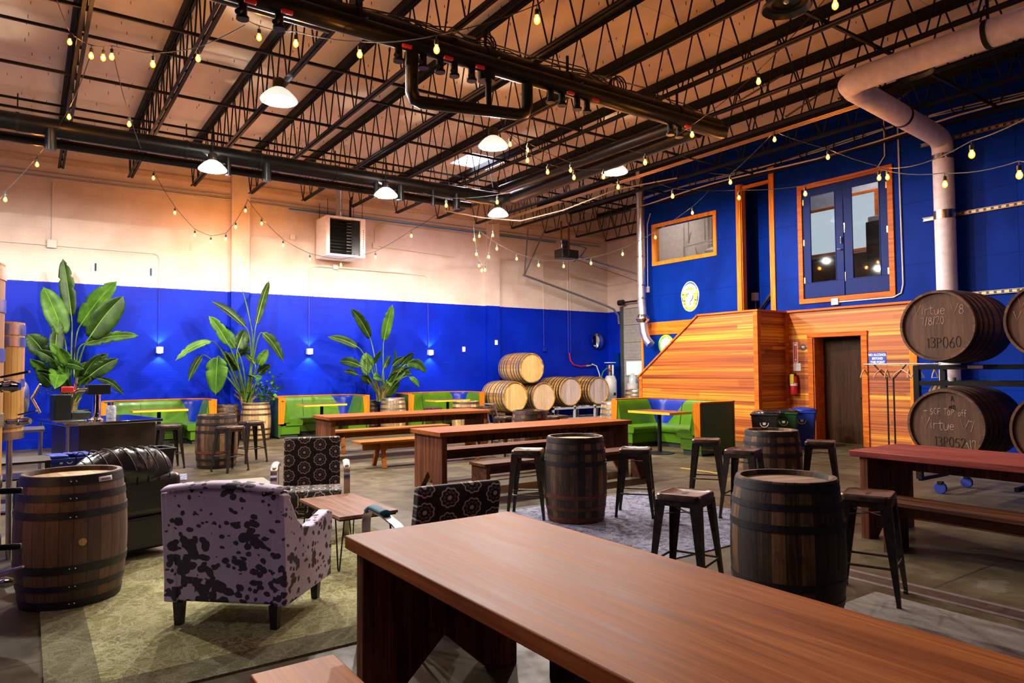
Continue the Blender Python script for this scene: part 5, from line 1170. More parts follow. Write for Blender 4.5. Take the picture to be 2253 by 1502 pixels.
def plant(label, data, pot_xy, seed, extra=0, hanging=(), low=0):
    o = thing('bird_of_paradise', label, 'plant', (0, 0, 0), 0, 'tall broad-leaved plants in barrel planters'); r_ = random.Random(seed)
    for i, (sx_, sy_, sz_, bx, by, bz, tx, ty, tz, w) in enumerate(data):
        q = MB(); mid = blade(q, (bx, by, bz), (tx, ty, tz), w*1.08, .06 if tz > bz-.2 else .10, r_.uniform(-.5, .5), seed*50+i)
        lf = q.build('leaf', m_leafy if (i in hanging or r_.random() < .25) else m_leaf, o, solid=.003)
        part('rib', m_rib, lf, lambda b: b.tube([p+Vector((0, -.006, 0)) for p in mid], [.010*(1-.85*k/22)+.001 for k in range(23)], 5))
        root = Vector((pot_xy[0]+r_.uniform(-.10, .10), pot_xy[1]+r_.uniform(-.1, .1), .84))
        B = Vector((bx, by, bz)); S_ = Vector((sx_, sy_, sz_)); pts = []
        d = (Vector((tx, ty, tz))-B).normalized()
        for k in range(13):
            t = k/12; m_ = root.lerp(S_, .9)
            pts.append((1-t)**3*root+3*(1-t)**2*t*m_+3*(1-t)*t*t*(B-d*.25)+t**3*B)
        part('stalk', m_stalk, o, lambda b: b.tube(pts, [.024-.013*k/12 for k in range(13)], 7))
    for k in range(low):   # young leaves round the crown
        a = r_.uniform(-.3, math.pi+.3); rr_ = r_.uniform(.18, .5); h = r_.uniform(.35, 1.0)
        B = Vector((pot_xy[0]+rr_*math.cos(a), pot_xy[1]-abs(rr_*math.sin(a))*.8, .85+h)); L = r_.uniform(.35, .6)
        d = Vector((math.cos(a)*.8, -.3, r_.uniform(-.1, 1.0))).normalized(); q = MB(); mid = blade(q, B, B+d*L, r_.uniform(.2, .3), .08, r_.uniform(-.7, .7), seed*90+k)
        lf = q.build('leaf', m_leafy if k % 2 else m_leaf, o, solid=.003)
        part('rib', m_rib, lf, lambda b: b.tube([p+Vector((0, -.006, 0)) for p in mid], [.007*(1-.85*k_/22)+.001 for k_ in range(23)], 5))
        rt_ = Vector((pot_xy[0]+r_.uniform(-.1, .1), pot_xy[1], .84)); part('stalk', m_stalk, o, lambda b: b.tube([rt_, rt_.lerp(B, .5)+Vector((0, 0, .08)), B], [.015, .012, .009], 6))
    for k in range(extra):   # dry husks and inner stems at the crown
        a = r_.uniform(0, 6.28); h = r_.uniform(.25, .62); p = Vector((pot_xy[0]+.08*math.cos(a), pot_xy[1]+.08*math.sin(a), .82))
        part('dry_husk', m_husk if k % 3 else m_stalk, o, lambda b: b.tube([p, p+Vector((.06*math.cos(a), .06*math.sin(a), h*.6)), p+Vector((.22*math.cos(a), .16*math.sin(a), h))], [.03, .022, .003], 6))
    return o
plant('tallest broad-leaved plant at the left, behind the stainless bar', P1, (.78, 17.5), 3, 10, (7, 4), 12)
plant('broad-leaved plant in the middle with one hanging striped leaf', P2, (4.35, 17.45), 5, 14, (9, 3, 10), 6)
plant('broad-leaved plant right of the second booth, in two barrels', P3, (7.83, 17.45), 8, 16, (9, 12, 4, 8), 12)
# extra low foliage: fern fronds and a small bush
def frond(b, p, d, L, n=12, w=.10):
    p = Vector(p); d = Vector(d).normalized(); pts = [p+d*L*t+Vector((0, 0, -.45*L*t*t)) for t in [k/n for k in range(n+1)]]
    b.tube(pts, .005, 4); up = Vector((0, 0, 1)); s = d.cross(up).normalized()
    for k in range(2, n+1):
        ww = w*math.sin(math.pi*k/(n+1))+.02
        for q in (-1, 1):
            a = pts[k]; e = a+s*q*ww+d*ww*.6; m_ = d*.022
            b.add([a-m_, a+m_, e, e-m_*.5], [(0, 1, 2, 3)])
fr1 = thing('fern', 'feathery fern fronds spilling right of the tall left plant', 'plant', (0, 0, 0))
for (dx, dy, L) in ((1, -.3, .85), (.8, -.6, .7), (-.7, -.7, .8), (-1, -.3, .8), (.3, -1, .5), (1, .2, .6)): part('frond', m_leafy, fr1, lambda b: frond(b, (.85, 17.4, 1.25), (dx, dy, .45), L))
m_bush = plain('bush_leaf', (.06, .20, .015), .6, spec=.1)
bs = thing('bushy_plant', 'small bushy plant at the right side of the middle planter', 'plant', (4.75, 17.35, .88), 0)
def bush(b, n, R_, seed):
    r_ = random.Random(seed)
    for _ in range(n):
        c = Vector((r_.gauss(0, .4), r_.gauss(0, .3), abs(r_.gauss(.45, .45))))*R_; d = Vector((r_.uniform(-1, 1), r_.uniform(-1, .2), r_.uniform(-.4, .8))).normalized(); s = d.cross(Vector((.2, .3, 1))).normalized()
        l = r_.uniform(.07, .12); w = l*.45; b.add([c, c+d*l*.5+s*w, c+d*l, c+d*l*.5-s*w], [(0, 1, 2, 3)])
tag(part('leaf', m_bush, bs, lambda b: bush(b, 170, .45, 4), smooth=False), kind='stuff')
tag(part('stem', m_stalk, bs, lambda b: [b.tube([(0, 0, -.05), (.1*math.cos(a), .05*math.sin(a), .2), (.25*math.cos(a), .12*math.sin(a), .38)], .006, 5) for a in (0, 1, 2, 3.2, 4.5)]), kind='stuff')
GP = 'barrels used as planters'
barrel('barrel_planter', 'golden barrel planter under the middle plant', 'planter', (4.52, 17.25, 0), .905, .30, .345, (m_stv_gold, m_husk, m_hoopb), group=GP, rz=.3)
barrel('barrel_planter', 'dark barrel planter half hidden left of the golden one', 'planter', (3.93, 17.6, 0), .86, .27, .31, (m_stv_dark, m_husk, m_hoopb), group=GP, rz=1.3)
barrel('barrel_planter', 'golden barrel planter with grey hoops left of the third booth', 'planter', (8.13, 17.3, 0), .905, .31, .350, (m_stv_gold, m_husk, m_hoopg), group=GP, rz=.9)
barrel('barrel_planter', 'small brown barrel planter left of the grey-hooped one', 'planter', (7.69, 17.88, 0), .84, .25, .29, (m_stv_brown, m_husk, m_hoop), group=GP, rz=1.9)
barrel('barrel_planter', 'barrel planter under the tall left plant, behind the bar counter', 'planter', (.80, 17.45, 0), .86, .30, .345, (m_stv_dark, m_husk, m_hoop), group=GP, rz=1.1)
# ================================================================== lounge corner
def cow():
    t = NT('grey_cowhide_print', (.5, .42, .6), .8)
    o = t.obj(); w = t.noise(o, 6, 3, .5, out=1)
    v = t.n('VectorMath', {'operation': 'ADD'}, i0=t.map(o, (1, 1, 1.25)), i1=t.n('VectorMath', {'operation': 'SCALE'}, i0=w, Scale=.10))
    n1 = t.noise(v, 8.5, 1, .5); n2 = t.noise(v, 25, 1, .5)
    vd = t.n('TexVoronoi', {'feature': 'SMOOTH_F1'}, Vector=v, Scale=17, Smoothness=.25)
    vb = t.n('TexVoronoi', {'feature': 'SMOOTH_F1'}, Vector=v, Scale=7, Smoothness=.2)
    lo = t.noise(o, 3.3, 2, .5)
    m = t.math('MAXIMUM', t.math('LESS_THAN', vd, t.math('MULTIPLY_ADD', lo, 1.5, -.37)), t.math('LESS_THAN', t.math('ADD', vb, t.math('MULTIPLY', n2, .25)), t.math('MULTIPLY_ADD', lo, 1.0, -.13)))
    base = t.ramp(t.noise(o, 3, 3), [(.3, (.52, .45, .62)), (.7, (.70, .61, .78))])
    t.col(t.mix(t.math('MULTIPLY', m, .96), base, (.035, .03, .042))); t.bump(t.noise(o, 180, 2), .15, .002); return t.m
m_cow = cow()
def floral(name, ax, cell=.162):
    t = NT(name, (.012, .012, .01), .75); x = t.xyz(t.obj())
    u = t.math('DIVIDE', x[ax[0]], cell); row = t.math('FLOOR', u)
    v = t.math('ADD', t.math('DIVIDE', x[ax[1]], cell*.96), t.math('MULTIPLY', t.math('MODULO', t.math('ABSOLUTE', row), 2), .5))
    a = t.math('SUBTRACT', t.math('FRACT', u), .5); b = t.math('SUBTRACT', t.math('FRACT', v), .5)
    r = t.math('SQRT', t.math('ADD', t.math('MULTIPLY', a, a), t.math('MULTIPLY', b, b))); th = t.math('ARCTAN2', b, a)
    pet = t.math('ABSOLUTE', t.math('COSINE', t.math('MULTIPLY', th, 4.5)))
    R1 = t.math('MULTIPLY_ADD', pet, .06, .335); d1 = t.math('LESS_THAN', t.math('ABSOLUTE', t.math('SUBTRACT', r, R1)), .030)
    d2 = t.math('LESS_THAN', r, .092); d3 = t.math('MULTIPLY', t.math('LESS_THAN', t.math('ABSOLUTE', t.math('SUBTRACT', r, .205)), .018), t.math('GREATER_THAN', t.math('SINE', t.math('MULTIPLY', th, 9)), .1))
    d4 = t.math('LESS_THAN', t.math('ABSOLUTE', t.math('SUBTRACT', r, .25)), .008)
    f = t.math('MAXIMUM', t.math('MAXIMUM', d1, d2), t.math('MULTIPLY', t.math('MAXIMUM', d3, d4), .45))
    t.col(t.mix(f, (.014, .013, .010), (.56, .45, .40))); t.bump(t.noise(t.obj(), 200, 2), .12, .002); return t.m
m_flx = floral('black_floral_fabric_upright', (0, 2)); m_fls = floral('black_floral_fabric_seat', (0, 1)); m_fly = floral('black_floral_fabric_side', (1, 2))
m_dkleg = plain('black_brown_leg', (.012, .009, .008), .45)
m_teal = plain('teal_velvet', (.004, .11, .15), .75, var=.35, sc=22)
m_leather = NT('black_leather', (.02, .02, .022), .3); m_leather.bump(m_leather.noise(m_leather.obj(), 26, 4), .4, .006); m_leather = m_leather.m
# cowhide tub chair: local -y is the front
cw_ = thing('cowhide_armchair', 'grey and lilac cowhide-print armchair seen from behind on the green rug', 'armchair', (1.30, 5.02, .012), R(137))
def bodyshell(b):
    # back slab with a gently arched top, leaning outwards
    n = 14; w = .375
    def P(u, v, side):
        x = (u-.5)*2*w*(1+.05*v); zt = .86+.035*math.sin(math.pi*u); z = .15+(zt-.15)*v
        y = .335+.075*v+(.0 if side else -.15-.0*v); return (x, y, z)
    vs = []; m = 8
    for side in (1, 0):
        for j in range(m+1):
            for i in range(n+1): vs.append(P(i/n, j/m, side))
    N = (n+1)*(m+1); fs = []
    for j in range(m):
        for i in range(n):
            a = j*(n+1)+i; fs.append((a+1, a, a+n+1, a+n+2)); fs.append((N+a, N+a+1, N+a+n+2, N+a+n+1))
    for i in range(n):
        a = i; fs.append((a, a+1, N+a+1, N+a)); a = m*(n+1)+i; fs.append((a+1, a, N+a, N+a+1))
    for j in range(m):
        a = j*(n+1); fs.append((a+n+1, a, N+a, N+a+n+1)); a += n; fs.append((a, a+n+1, N+a+n+1, N+a))
    b.add(vs, fs)
part('back', m_cow, cw_, bodyshell, bevel=.018, seg=3)
part('back_top_roll', m_cow, cw_, lambda b: b.grid(lambda u, v: ((u-.5)*.79*(1+.01), .415+.012-.17*v, .872+.035*math.sin(math.pi*u)+.02*math.sin(math.pi*v)), 14, 4), solid=.02)
for s in (-1, 1):
    def arm(b):
        pr_ = [(.36, .15), (-.36, .15), (-.385, .60), (-.33, .625), (-.20, .60), (-.05, .575), (.10, .60), (.19, .67), (.27, .78), (.335, .86), (.405, .86), (.36, .3)]
        b.prism(pr_, 0, .09, frame_M((s*.375-(.045 if s > 0 else .045), 0, 0), (0, 1, 0), (0, 0, 1)))
    part('arm', m_cow, cw_, arm, bevel=.012, seg=3)
part('seat_cushion', m_cow, cw_, lambda b: b.box(-.327, .327, -.36, .17, .28, .44), bevel=.04, seg=3)
part('seat_frame', m_cow, cw_, lambda b: b.box(-.327, .327, -.33, .18, .151, .279))
for sx in (-1, 1):
    for sy in (-1, 1): part('leg', m_dkleg, cw_, lambda b: b.add([(sx*.33+dx*k_, sy*.29+(.03 if sy > 0 else 0)+dy*k_, z) for z, k_ in ((.0, .022), (.1505, .030)) for dx, dy in ((-1, -1), (1, -1), (1, 1), (-1, 1))], [(3, 2, 1, 0), (4, 5, 6, 7), (0, 1, 5, 4), (1, 2, 6, 5), (2, 3, 7, 6), (3, 0, 4, 7)]))
for s in (-1, 1):
    part('nail_heads', m_chrome, cw_, lambda b: [b.sphere((s*xx, .435-.03*k, .875), .006, 6) for xx in (.375, .31) for k in range(5)])
# flowered armchairs with bent metal arms
def flowerchair(label, loc, rz, teal=False):
    o = thing('floral_armchair', label, 'armchair', loc, rz, 'black flowered armchairs with bent metal arms')
    m_ = m_brushed
    def sheet(pts, x0, x1, th):
        def f(b):
            n = len(pts); vs = []
            for x in (x0, x1): vs += [(x, p[0], p[1]) for p in pts]
            b.add(vs, [(i, i+1, n+i+1, n+i) for i in range(n-1)])
        return f
    back = [(.20, .40), (.24, .52), (.29, .68), (.325, .82), (.335, .88)]
    q = MB(); th = .085; n = len(back)
    prof = [(y-.0, z) for y, z in back]+[(.345, .925), (.385, .94), (.42, .925), (.43, .88)]+[(y+th+.01, z) for y, z in back[::-1][1:]]
    q.prism([(y, z) for y, z in prof], -.29, .29, frame_M((0, 0, 0), (0, 1, 0), (0, 0, 1)))
    q.build('backrest', m_flx, o, bevel=.02, seg=3)
    sp = [(-.33, .30), (-.36, .34), (-.36, .42), (-.32, .47), (-.1, .485), (.12, .46), (.24, .42), (.24, .33)]
    q = MB(); q.prism(sp, -.30, .30, frame_M((0, 0, 0), (0, 1, 0), (0, 0, 1))); q.build('seat', m_fls, o, bevel=.02, seg=3)
    q = MB(); q.prism([(-.33, .20), (-.345, .299), (.22, .299), (.22, .20)], -.28, .28, frame_M((0, 0, 0), (0, 1, 0), (0, 0, 1))); q.build('seat_apron', m_flx, o, bevel=.015)
    for s in (-1, 1):
        def armf(b):
            pts = []
            for k in range(8): a = R(90+k*90/7); pts.append((-.24+.13*math.cos(a), .57+.13*math.sin(a)))
            path = [(.36, .64), (.2, .68), (0, .70), (-.18, .70)]+pts[1:]+[(-.37, .45), (-.34, .2), (-.31, .0)]
            nn = len(path); vs = []
            for i, (y, z) in enumerate(path):
                a = Vector(path[min(i+1, nn-1)])-Vector(path[max(i-1, 0)]); a.normalize(); nrm = Vector((-a.y, a.x))
                for xo, t_ in ((-.03, -.006), (.03, -.006), (.03, .006), (-.03, .006)): vs.append((s*.345+xo, y+nrm.x*t_, z+nrm.y*t_))
            fs = [(i*4+k, i*4+(k+1) % 4, (i+1)*4+(k+1) % 4, (i+1)*4+k) for i in range(nn-1) for k in range(4)]+[(3, 2, 1, 0), tuple((nn-1)*4+k for k in range(4))]
            b.add(vs, fs)
        part('arm', m_, o, armf)
        part('arm_pad', m_teal if teal else plain('worn_arm_pad', (.45, .38, .33), .45) if s < 0 and not teal else (m_teal if teal else bpy.data.materials['worn_arm_pad']), o, lambda b: b.grid(lambda u, v: (s*.345+(v-.5)*.066, .02-.32*u, .712-.035*max(0, u-.78)/.22+.012*math.sin(math.pi*v)), 12, 6), solid=.03 if teal else .012, bevel=0)
        part('rear_leg', m_, o, lambda b: b.bar((s*.345, .36, .64), (s*.345, .42, 0), .05, .012))
    part('cross_bar', m_, o, lambda b: b.bar((-.33, .05, .24), (.33, .05, .24), .03, .012))
    return o
flowerchair('black flowered armchair facing the camera across the coffee table', (2.42, 7.10, .001), R(-20))
flowerchair('black flowered armchair seen from behind, teal pad on its arm', (2.28, 4.22, .001), R(176), True)
# coffee table
ct = thing('coffee_table', 'low brown coffee table with black hairpin legs', 'table', (2.36, 6.0, .012))
part('top', wood('walnut_top', (.10, .035, .018), (.20, .085, .045), (.32, .155, .09), 1, .9, .4), ct, lambda b: b.box(-.26, .26, -.52, .50, .425, .45), bevel=.004)
part('frame', m_black, ct, lambda b: b.box(-.25, .25, -.50, .48, .41, .4245))
for sx in (-1, 1):
    for sy in (-1, 1):
        part('hairpin_leg', m_black, ct, lambda b: b.tube([(sx*.24, sy*.38, .41), (sx*.245, sy*.45, .02), (sx*.245, sy*.46, .006), (sx*.245, sy*.475, .006), (sx*.245, sy*.485, .02), (sx*.20, sy*.47, .41)], .0065, 6))
# black leather tub chair with a throw pillow, mostly hidden
lc = thing('leather_armchair', 'black leather armchair with braided trim behind the big left barrel', 'armchair', (.62, 7.35, .012), R(200))
part('base', m_leather, lc, lambda b: b.box(-.42, .42, -.42, .40, .05, .36), bevel=.03, seg=3)
for s in (-1, 1): part('arm', m_leather, lc, lambda b: b.box(s*.36-.09, s*.36+.09, -.44, .36, .361, .60), bevel=.04, seg=3)
part('back', m_leather, lc, lambda b: b.box(-.45, .45, .25, .46, .361, .72), bevel=.06, seg=3)
part('braid', m_chrome, lc, lambda b: [b.tube([(s*.455, -.42+.8*k/40, .585+.012*math.sin(k*2.4)) for k in range(41)], .011, 5) for s in (-1, 1)])
def pillow(b, c, sx, sy, sz, n=40, seed=1):
    r_ = random.Random(seed); ph = [r_.uniform(0, 6) for _ in range(4)]
    def f(u, v):
        a = 2*math.pi*u; e = math.pi*(v-.5); q = 1+.045*math.sin(7*u*6.28+ph[0]+3*v)+.03*math.sin(15*v+ph[1]+9*u)
        return (c[0]+sx*math.cos(e)*math.cos(a)*q, c[1]+sy*math.cos(e)*math.sin(a)*q, c[2]+sz*math.sin(e)*(1+.05*math.sin(11*u*6.28+ph[2])))
    b.grid(f, n, n//2)
part('pillow', m_leather, lc, lambda b: pillow(b, (0, .30, .78), .42, .20, .19)); part('seat_cushion', m_leather, lc, lambda b: pillow(b, (0, -.05, .47), .30, .34, .14, seed=3))
part('strap', m_rubber, lc, lambda b: [b.tube([(x+.06*math.sin(a), .30+.215*math.cos(a)*(1-.5*abs(x)), .78+.20*math.sin(a)*(1-.25*abs(x))) for a in [k*.35 for k in range(18)]], .006, 5) for x in (-.3, -.2, -.1, 0, .1, .2, .3)])

# rugs -----------------------------------------------------------------------
def rugmat(name, base, hi, lo, s=5., wm=.25, mott=.0, ms=9):
    t = NT(name, base, .95); g = t.geo()
    n = t.noise(g, s, 5, .6); w = t.noise(g, 3.5, 3, .5, out=1)
    v = t.n('VectorMath', {'operation': 'ADD'}, i0=g, i1=t.n('VectorMath', {'operation': 'SCALE'}, i0=w, Scale=.35))
    vor = t.n('TexVoronoi', {'feature': 'DISTANCE_TO_EDGE'}, Vector=v, Scale=7.5)
    wv = t.math('ABSOLUTE', t.math('SUBTRACT', t.noise(v, 8, 3, .6), .5))
    line = t.math('MAXIMUM', t.math('LESS_THAN', vor, .045), t.math('LESS_THAN', wv, .022))
    worn = t.ramp(t.noise(g, 1.6, 5, .65), [(.38, (0,)*3), (.62, (1,)*3)])
    c = t.ramp(n, [(.32, lo), (.6, base)])
    c = t.mix(t.math('MULTIPLY', line, .75), c, hi)
    c = t.mix(t.math('MULTIPLY', worn, wm), c, hi)
    mt = t.math('GREATER_THAN', t.noise(v, ms, 7, .68), .515); c = t.mix(t.math('MULTIPLY', mt, mott), c, hi)
    wf = t.noise(t.map(g, (160, 40, 1)), 1, 2); c = t.mix(.35, c, t.ramp(wf, [(.35, (0, 0, 0)), (.7, hi)]))
    t.col(c); t.bump(wf, .3, .003); return t.m
m_rugg = rugmat('olive_distressed_rug', (.22, .22, .03), (.50, .48, .24), (.085, .085, .012), 5., .3, .3, 7)
m_rugb = rugmat('blue_grey_distressed_rug', (.03, .042, .10), (.30, .31, .42), (.005, .008, .018), 9, .08, .62)
m_rugbord = rugmat('olive_rug_border', (.12, .12, .025), (.24, .22, .12), (.07, .07, .015))
rg = thing('rug', 'olive green distressed rug under the cowhide armchair and coffee table', 'rug')
part('field', m_rugg, rg, lambda b: b.box(.35, 2.75, 4.32, 6.92, .0, .012)); part('border', m_rugbord, rg, lambda b: (b.box(.10, .3495, 4.06, 7.18, 0, .011), b.box(2.7505, 3.0, 4.06, 7.18, 0, .011), b.box(.3495, 2.7505, 4.06, 4.3195, 0, .011), b.box(.3495, 2.7505, 6.9205, 7.18, 0, .011)))
rb_ = thing('rug', 'blue and grey distressed rug under the barrel and stools', 'rug')
part('field', m_rugb, rb_, lambda b: b.box(3.72, 6.75, 4.20, 6.72, .0, .011))
m_mat = plain('pale_grey_mat', (.20, .18, .15), .9, var=.12, sc=60)
def flat(name, label, cat, x0, x1, y0, y1, m, z=.01, rz=0):
    o = part(name, m, None, lambda b: b.box(-(x1-x0)/2, (x1-x0)/2, -(y1-y0)/2, (y1-y0)/2, 0, z)); o.location = ((x0+x1)/2, (y0+y1)/2, 0); o.rotation_euler = (0, 0, rz); return tag(o, label, cat)
flat('floor_mat', 'pale flat mat lying on the floor behind the cowhide armchair', 'mat', 1.7, 3.0, 10.1, 11.2, m_mat, .006, R(-4))
flat('floor_mat', 'small bluish mat beside the black bin', 'mat', 1.35, 2.1, 11.7, 12.4, m_rugb, .006, R(-10))
flat('floor_runner', 'pale textured runner at the lower right, beside the foreground barrel', 'mat', 4.25, 5.12, -1.5, 2.72, m_mat, .008)
flat('floor_marking', 'short yellow painted line on the concrete before the sideways booth', 'floor marking', 8.9, 8.97, 7.0, 7.95, plain('yellow_floor_paint', (.45, .30, .015), .6), .001, 0)
dr_ = thing('floor_drain', 'narrow slotted drain channel crossing the floor at the lower right', 'drain', (0, 0, 0))
part('grate', m_hoopb, dr_, lambda b: b.box(5.35, 5.5, -1.5, 3.3, 0, .003)); part('edge', m_conduitdark, dr_, lambda b: (b.box(5.3, 5.349, -1.5, 3.3, 0, .004), b.box(5.501, 5.55, -1.5, 3.3, 0, .004)))

# ================================================================== stainless bar, taps, bins
bc = thing('bar_counter', 'stainless steel bar counter at the left', 'counter', (.86, 11.75, 0), R(12))
part('worktop', plain('polished_stainless_top', (.55, .55, .56), .07, 1, var=.03), bc, lambda b: b.box(-.60, .62, -.75, .75, .94, .98), bevel=.006)
part('body', plain('dark_stainless_body', (.10, .085, .07), .35, .8, var=.25, sc=4), bc, lambda b: b.box(-.42, .55, -.66, .66, .08, .9395), bevel=.004)
for s in ((-.56, -.68), (-.56, .68), (.58, .68)): part('leg', m_steel, bc, lambda b: b.tube([(s[0], s[1], 0), (s[0], s[1], .94)], .022, 12))
part('kick_board', m_black, bc, lambda b: b.box(-.40, .53, -.62, .62, 0, .079))
sdt = thing('side_table', 'low stainless shelf table left of the bar counter', 'table', (-.1, 11.1, 0))
part('top', m_steel, sdt, lambda b: b.box(-.35, .3, -.35, .35, .90, .93)); 
for s in ((-.3, -.3), (.26, -.3), (.26, .3), (-.3, .3)): part('leg', m_steel, sdt, lambda b: b.tube([(s[0], s[1], 0), (s[0], s[1], .90)], .02, 10))
part('lower_shelf', m_gun, sdt, lambda b: b.box(-.33, .28, -.33, .33, .3, .32))
tt = thing('tap_tower', 'chrome tap column with a black head on the bar counter', 'tap', (.80, 11.35, .981), R(12))
part('column', m_chrome, tt, lambda b: b.lathe([(0, 0), (.10, 0), (.10, .012), (.068, .03), (.06, .05), (.06, .36), (0, .36)], 24))
part('head', m_black, tt, lambda b: b.box(-.12, .16, -.08, .08, .36, .50), bevel=.005)
part('faucet', m_chrome, tt, lambda b: b.tube([(-.12, 0, .43), (-.22, 0, .43), (-.27, 0, .40)], .024, 10).tube([(-.25, 0, .43), (-.26, 0, .55), (-.255, 0, .60)], [.012, .03, .034], 10).tube([(-.27, 0, .40), (-.29, -.02, .33)], .014, 8))
part('tap_handle', m_red, tt, lambda b: b.box(-.42, -.28, -.04, .04, .40, .48), bevel=.015)
pm = thing('payment_terminal', 'black box of equipment behind the tap column', 'equipment', (.45, 11.75, .981), R(12))
part('body', m_black, pm, lambda b: b.box(-.16, .05, -.12, .12, 0, .36), bevel=.01); part('tray', m_gun, pm, lambda b: b.box(.055, .30, -.12, .12, .02, .10), bevel=.005); part('pen', plain('teal_pen', (.02, .3, .35), .4), pm, lambda b: b.box(.09, .28, -.1, -.08, .101, .112))
drn = thing('drip_tray', 'chrome slotted drip tray in front of the tap column', 'tray', (.48, 11.15, .981), R(12))
part('tray', m_steel, drn, lambda b: b.box(-.18, .18, -.09, .09, 0, .025), bevel=.003); part('slots', m_black, drn, lambda b: b.box(-.15, .15, -.07, .07, .0255, .027))
gl = thing('glass_jar', 'glass jar of small items right of the tap column', 'jar', (1.02, 11.75, .981))
part('jar', plain('silvery_glass', (.6, .65, .68), .1, .6, var=.4, sc=40), gl, lambda b: b.lathe([(0, 0), (.06, 0), (.065, .02), (.065, .16), (.045, .19), (0, .19)], 18)); part('lid', m_chrome, gl, lambda b: b.lathe([(0, .191), (.05, .191), (.05, .23), (0, .23)], 16))
def tub(name, label, cat, loc, rz, w, d, h, m, rim=.03, k=.78):
    o = thing(name, label, cat, loc, rz)
    def f(b):
        rings = [(k, 0), (1, h), (1.06, h), (1.06, h-.03), (1.0, h-.035), (.97, h-.01), (k-.04, .03)]
        rings = [(k, 0), (1, h-.04), (1.07, h-.04), (1.07, h), (.97, h), (k-.05, .03)]; vs = []
        for q, z in rings: vs += [(sx*w/2*q, sy*d/2*q, z) for sx, sy in ((-1, -1), (1, -1), (1, 1), (-1, 1))]
        n = len(rings); b.add(vs, [(i*4+j, i*4+(j+1) % 4, (i+1)*4+(j+1) % 4, (i+1)*4+j) for i in range(n-1) for j in range(4)]+[(3, 2, 1, 0), tuple((n-1)*4+j for j in range(4))])
    part('bin_body', m, o, f, bevel=.012); return o
m_bblue = plain('blue_bin_plastic', (.004, .028, .30), .45); m_bblack = plain('black_bin_plastic', (.012, .012, .013), .4); m_bgreen = plain('dark_green_bin', (.006, .06, .012), .4)
bb = tub('recycling_bin', 'blue recycling bin behind the big left barrel', 'bin', (.42, 9.75, 0), R(12), .42, .30, .66, m_bblue)
part('lid', m_bblue, bb, lambda b: b.box(-.215, -.04, -.155, .155, .661, .70).box(.06, .215, -.155, .155, .661, .70).box(-.04, .06, .06, .155, .661, .70), bevel=.015)
part('label', m_signw, bb, lambda b: b.box(-.13, -.10, -.1575, -.156, .60, .66).lathe([(.025, 0), (.035, 0), (.035, .002), (.025, .002)], 18, tr(-.03, -.156, .63) @ rot('X', R(90)), closed=True))
tub('waste_bin', 'black waste bin right of the leather chair', 'bin', (1.22, 9.6, 0), R(10), .52, .40, .72, m_bblack)
def bagged(label, x, m, cap, sym=True):
    o = tub('waste_bin', label, 'bin', (x, 8.62, 0), R(-62), .50, .50, .74, m)
    part('bin_liner', cap, o, lambda b: pillow(b, (0, 0, .74), .27, .27, .07, 30, int(x*10)))
    if sym:
        part('symbol', m_signw, o, lambda b: (b.lathe([(.072, 0), (.082, 0), (.082, .002), (.072, .002)], 24, tr(0, -.238, .55) @ rot('X', R(80)), closed=True), b.prism([(-.025, -.035), (.025, -.035), (.032, .02), (-.032, .02)], 0, .002, tr(0, -.24, .55) @ rot('X', R(80))), b.prism([(-.038, .026), (.038, .026), (.038, .034), (-.038, .034)], 0, .002, tr(0, -.24, .55) @ rot('X', R(80)))))
    return o
m_film = plain('glossy_black_film', (.01, .012, .012), .12, coat=.5)
bagged('black waste bin with a liner beside the stair wall, white symbol on it', 12.22, m_bblack, m_film)
bagged('dark green waste bin between the black one and the blue one', 12.86, m_bgreen, m_film)
bagged('blue recycling bin next to the cedar doorway', 13.50, m_bblue, m_bblue)
# coat rack
ck = thing('coat_rack', 'dark metal coat rail standing before the cedar wall', 'coat rack', (13.55, 6.80, 0))
for yy in (-.06, .06): part('post', m_gun, ck, lambda b: b.tube([(0, yy, .03), (0, yy, 1.45)], .016, 8))
part('rung', m_gun, ck, lambda b: b.tube([(0, -.06, 1.28), (0, .06, 1.28)], .01, 6).tube([(0, -.06, .25), (0, .06, .25)], .01, 6))
part('fork', m_gun, ck, lambda b: b.tube([(0, .06, 1.42), (0, .30, 1.69)], .013, 6).tube([(0, -.06, 1.42), (0, -.30, 1.69)], .013, 6))
part('rail', m_steel, ck, lambda b: b.tube([(0, .50, 1.70), (0, -.9, 1.70)], .013, 8)); part('base', m_gun, ck, lambda b: b.box(-.25, .25, -.3, .3, 0, .03), bevel=.01)
m_hang = plain('pale_wood_hanger', (.55, .33, .18), .45)
def hanger(label, y_, a):
    o = thing('coat_hanger', label, 'hanger', (13.55, 6.80+y_, 1.70), R(a), 'wooden hangers on the coat rail')
    part('arms', m_hang, o, lambda b: b.tube([(-.20, 0, -.26), (-.12, 0, -.17), (0, 0, -.10), (.12, 0, -.17), (.20, 0, -.26)], [.010, .013, .014, .013, .010], 8)); part('hook', m_steel, o, lambda b: b.tube([(0, 0, -.10), (0, 0, -.04), (.02, 0, -.02), (.02, 0, .01), (0, 0, .022), (-.018, 0, .012)], .003, 5)); part('trouser_bar', m_steel, o, lambda b: b.tube([(-.18, 0, -.25), (.18, 0, -.25)], .003, 5))
    return o
h0 = hanger('wooden hanger nearest the doorway on the coat rail', .50, 8)
for k, (y_, a, lb) in enumerate(((.18, -12, 'second wooden hanger from the doorway'), (.06, 14, 'wooden hanger just left of the coat rail posts'), (-.22, 80, 'wooden hanger turned flat-on, right of the posts'), (-.34, 20, 'wooden hanger right of the flat-on one'), (-.50, -8, 'wooden hanger near the rack end of the rail'), (-.80, 10, 'last wooden hanger, showing against the blue wall'))): dup(h0, (13.55, 6.80+y_, 1.70), R(a), lb)

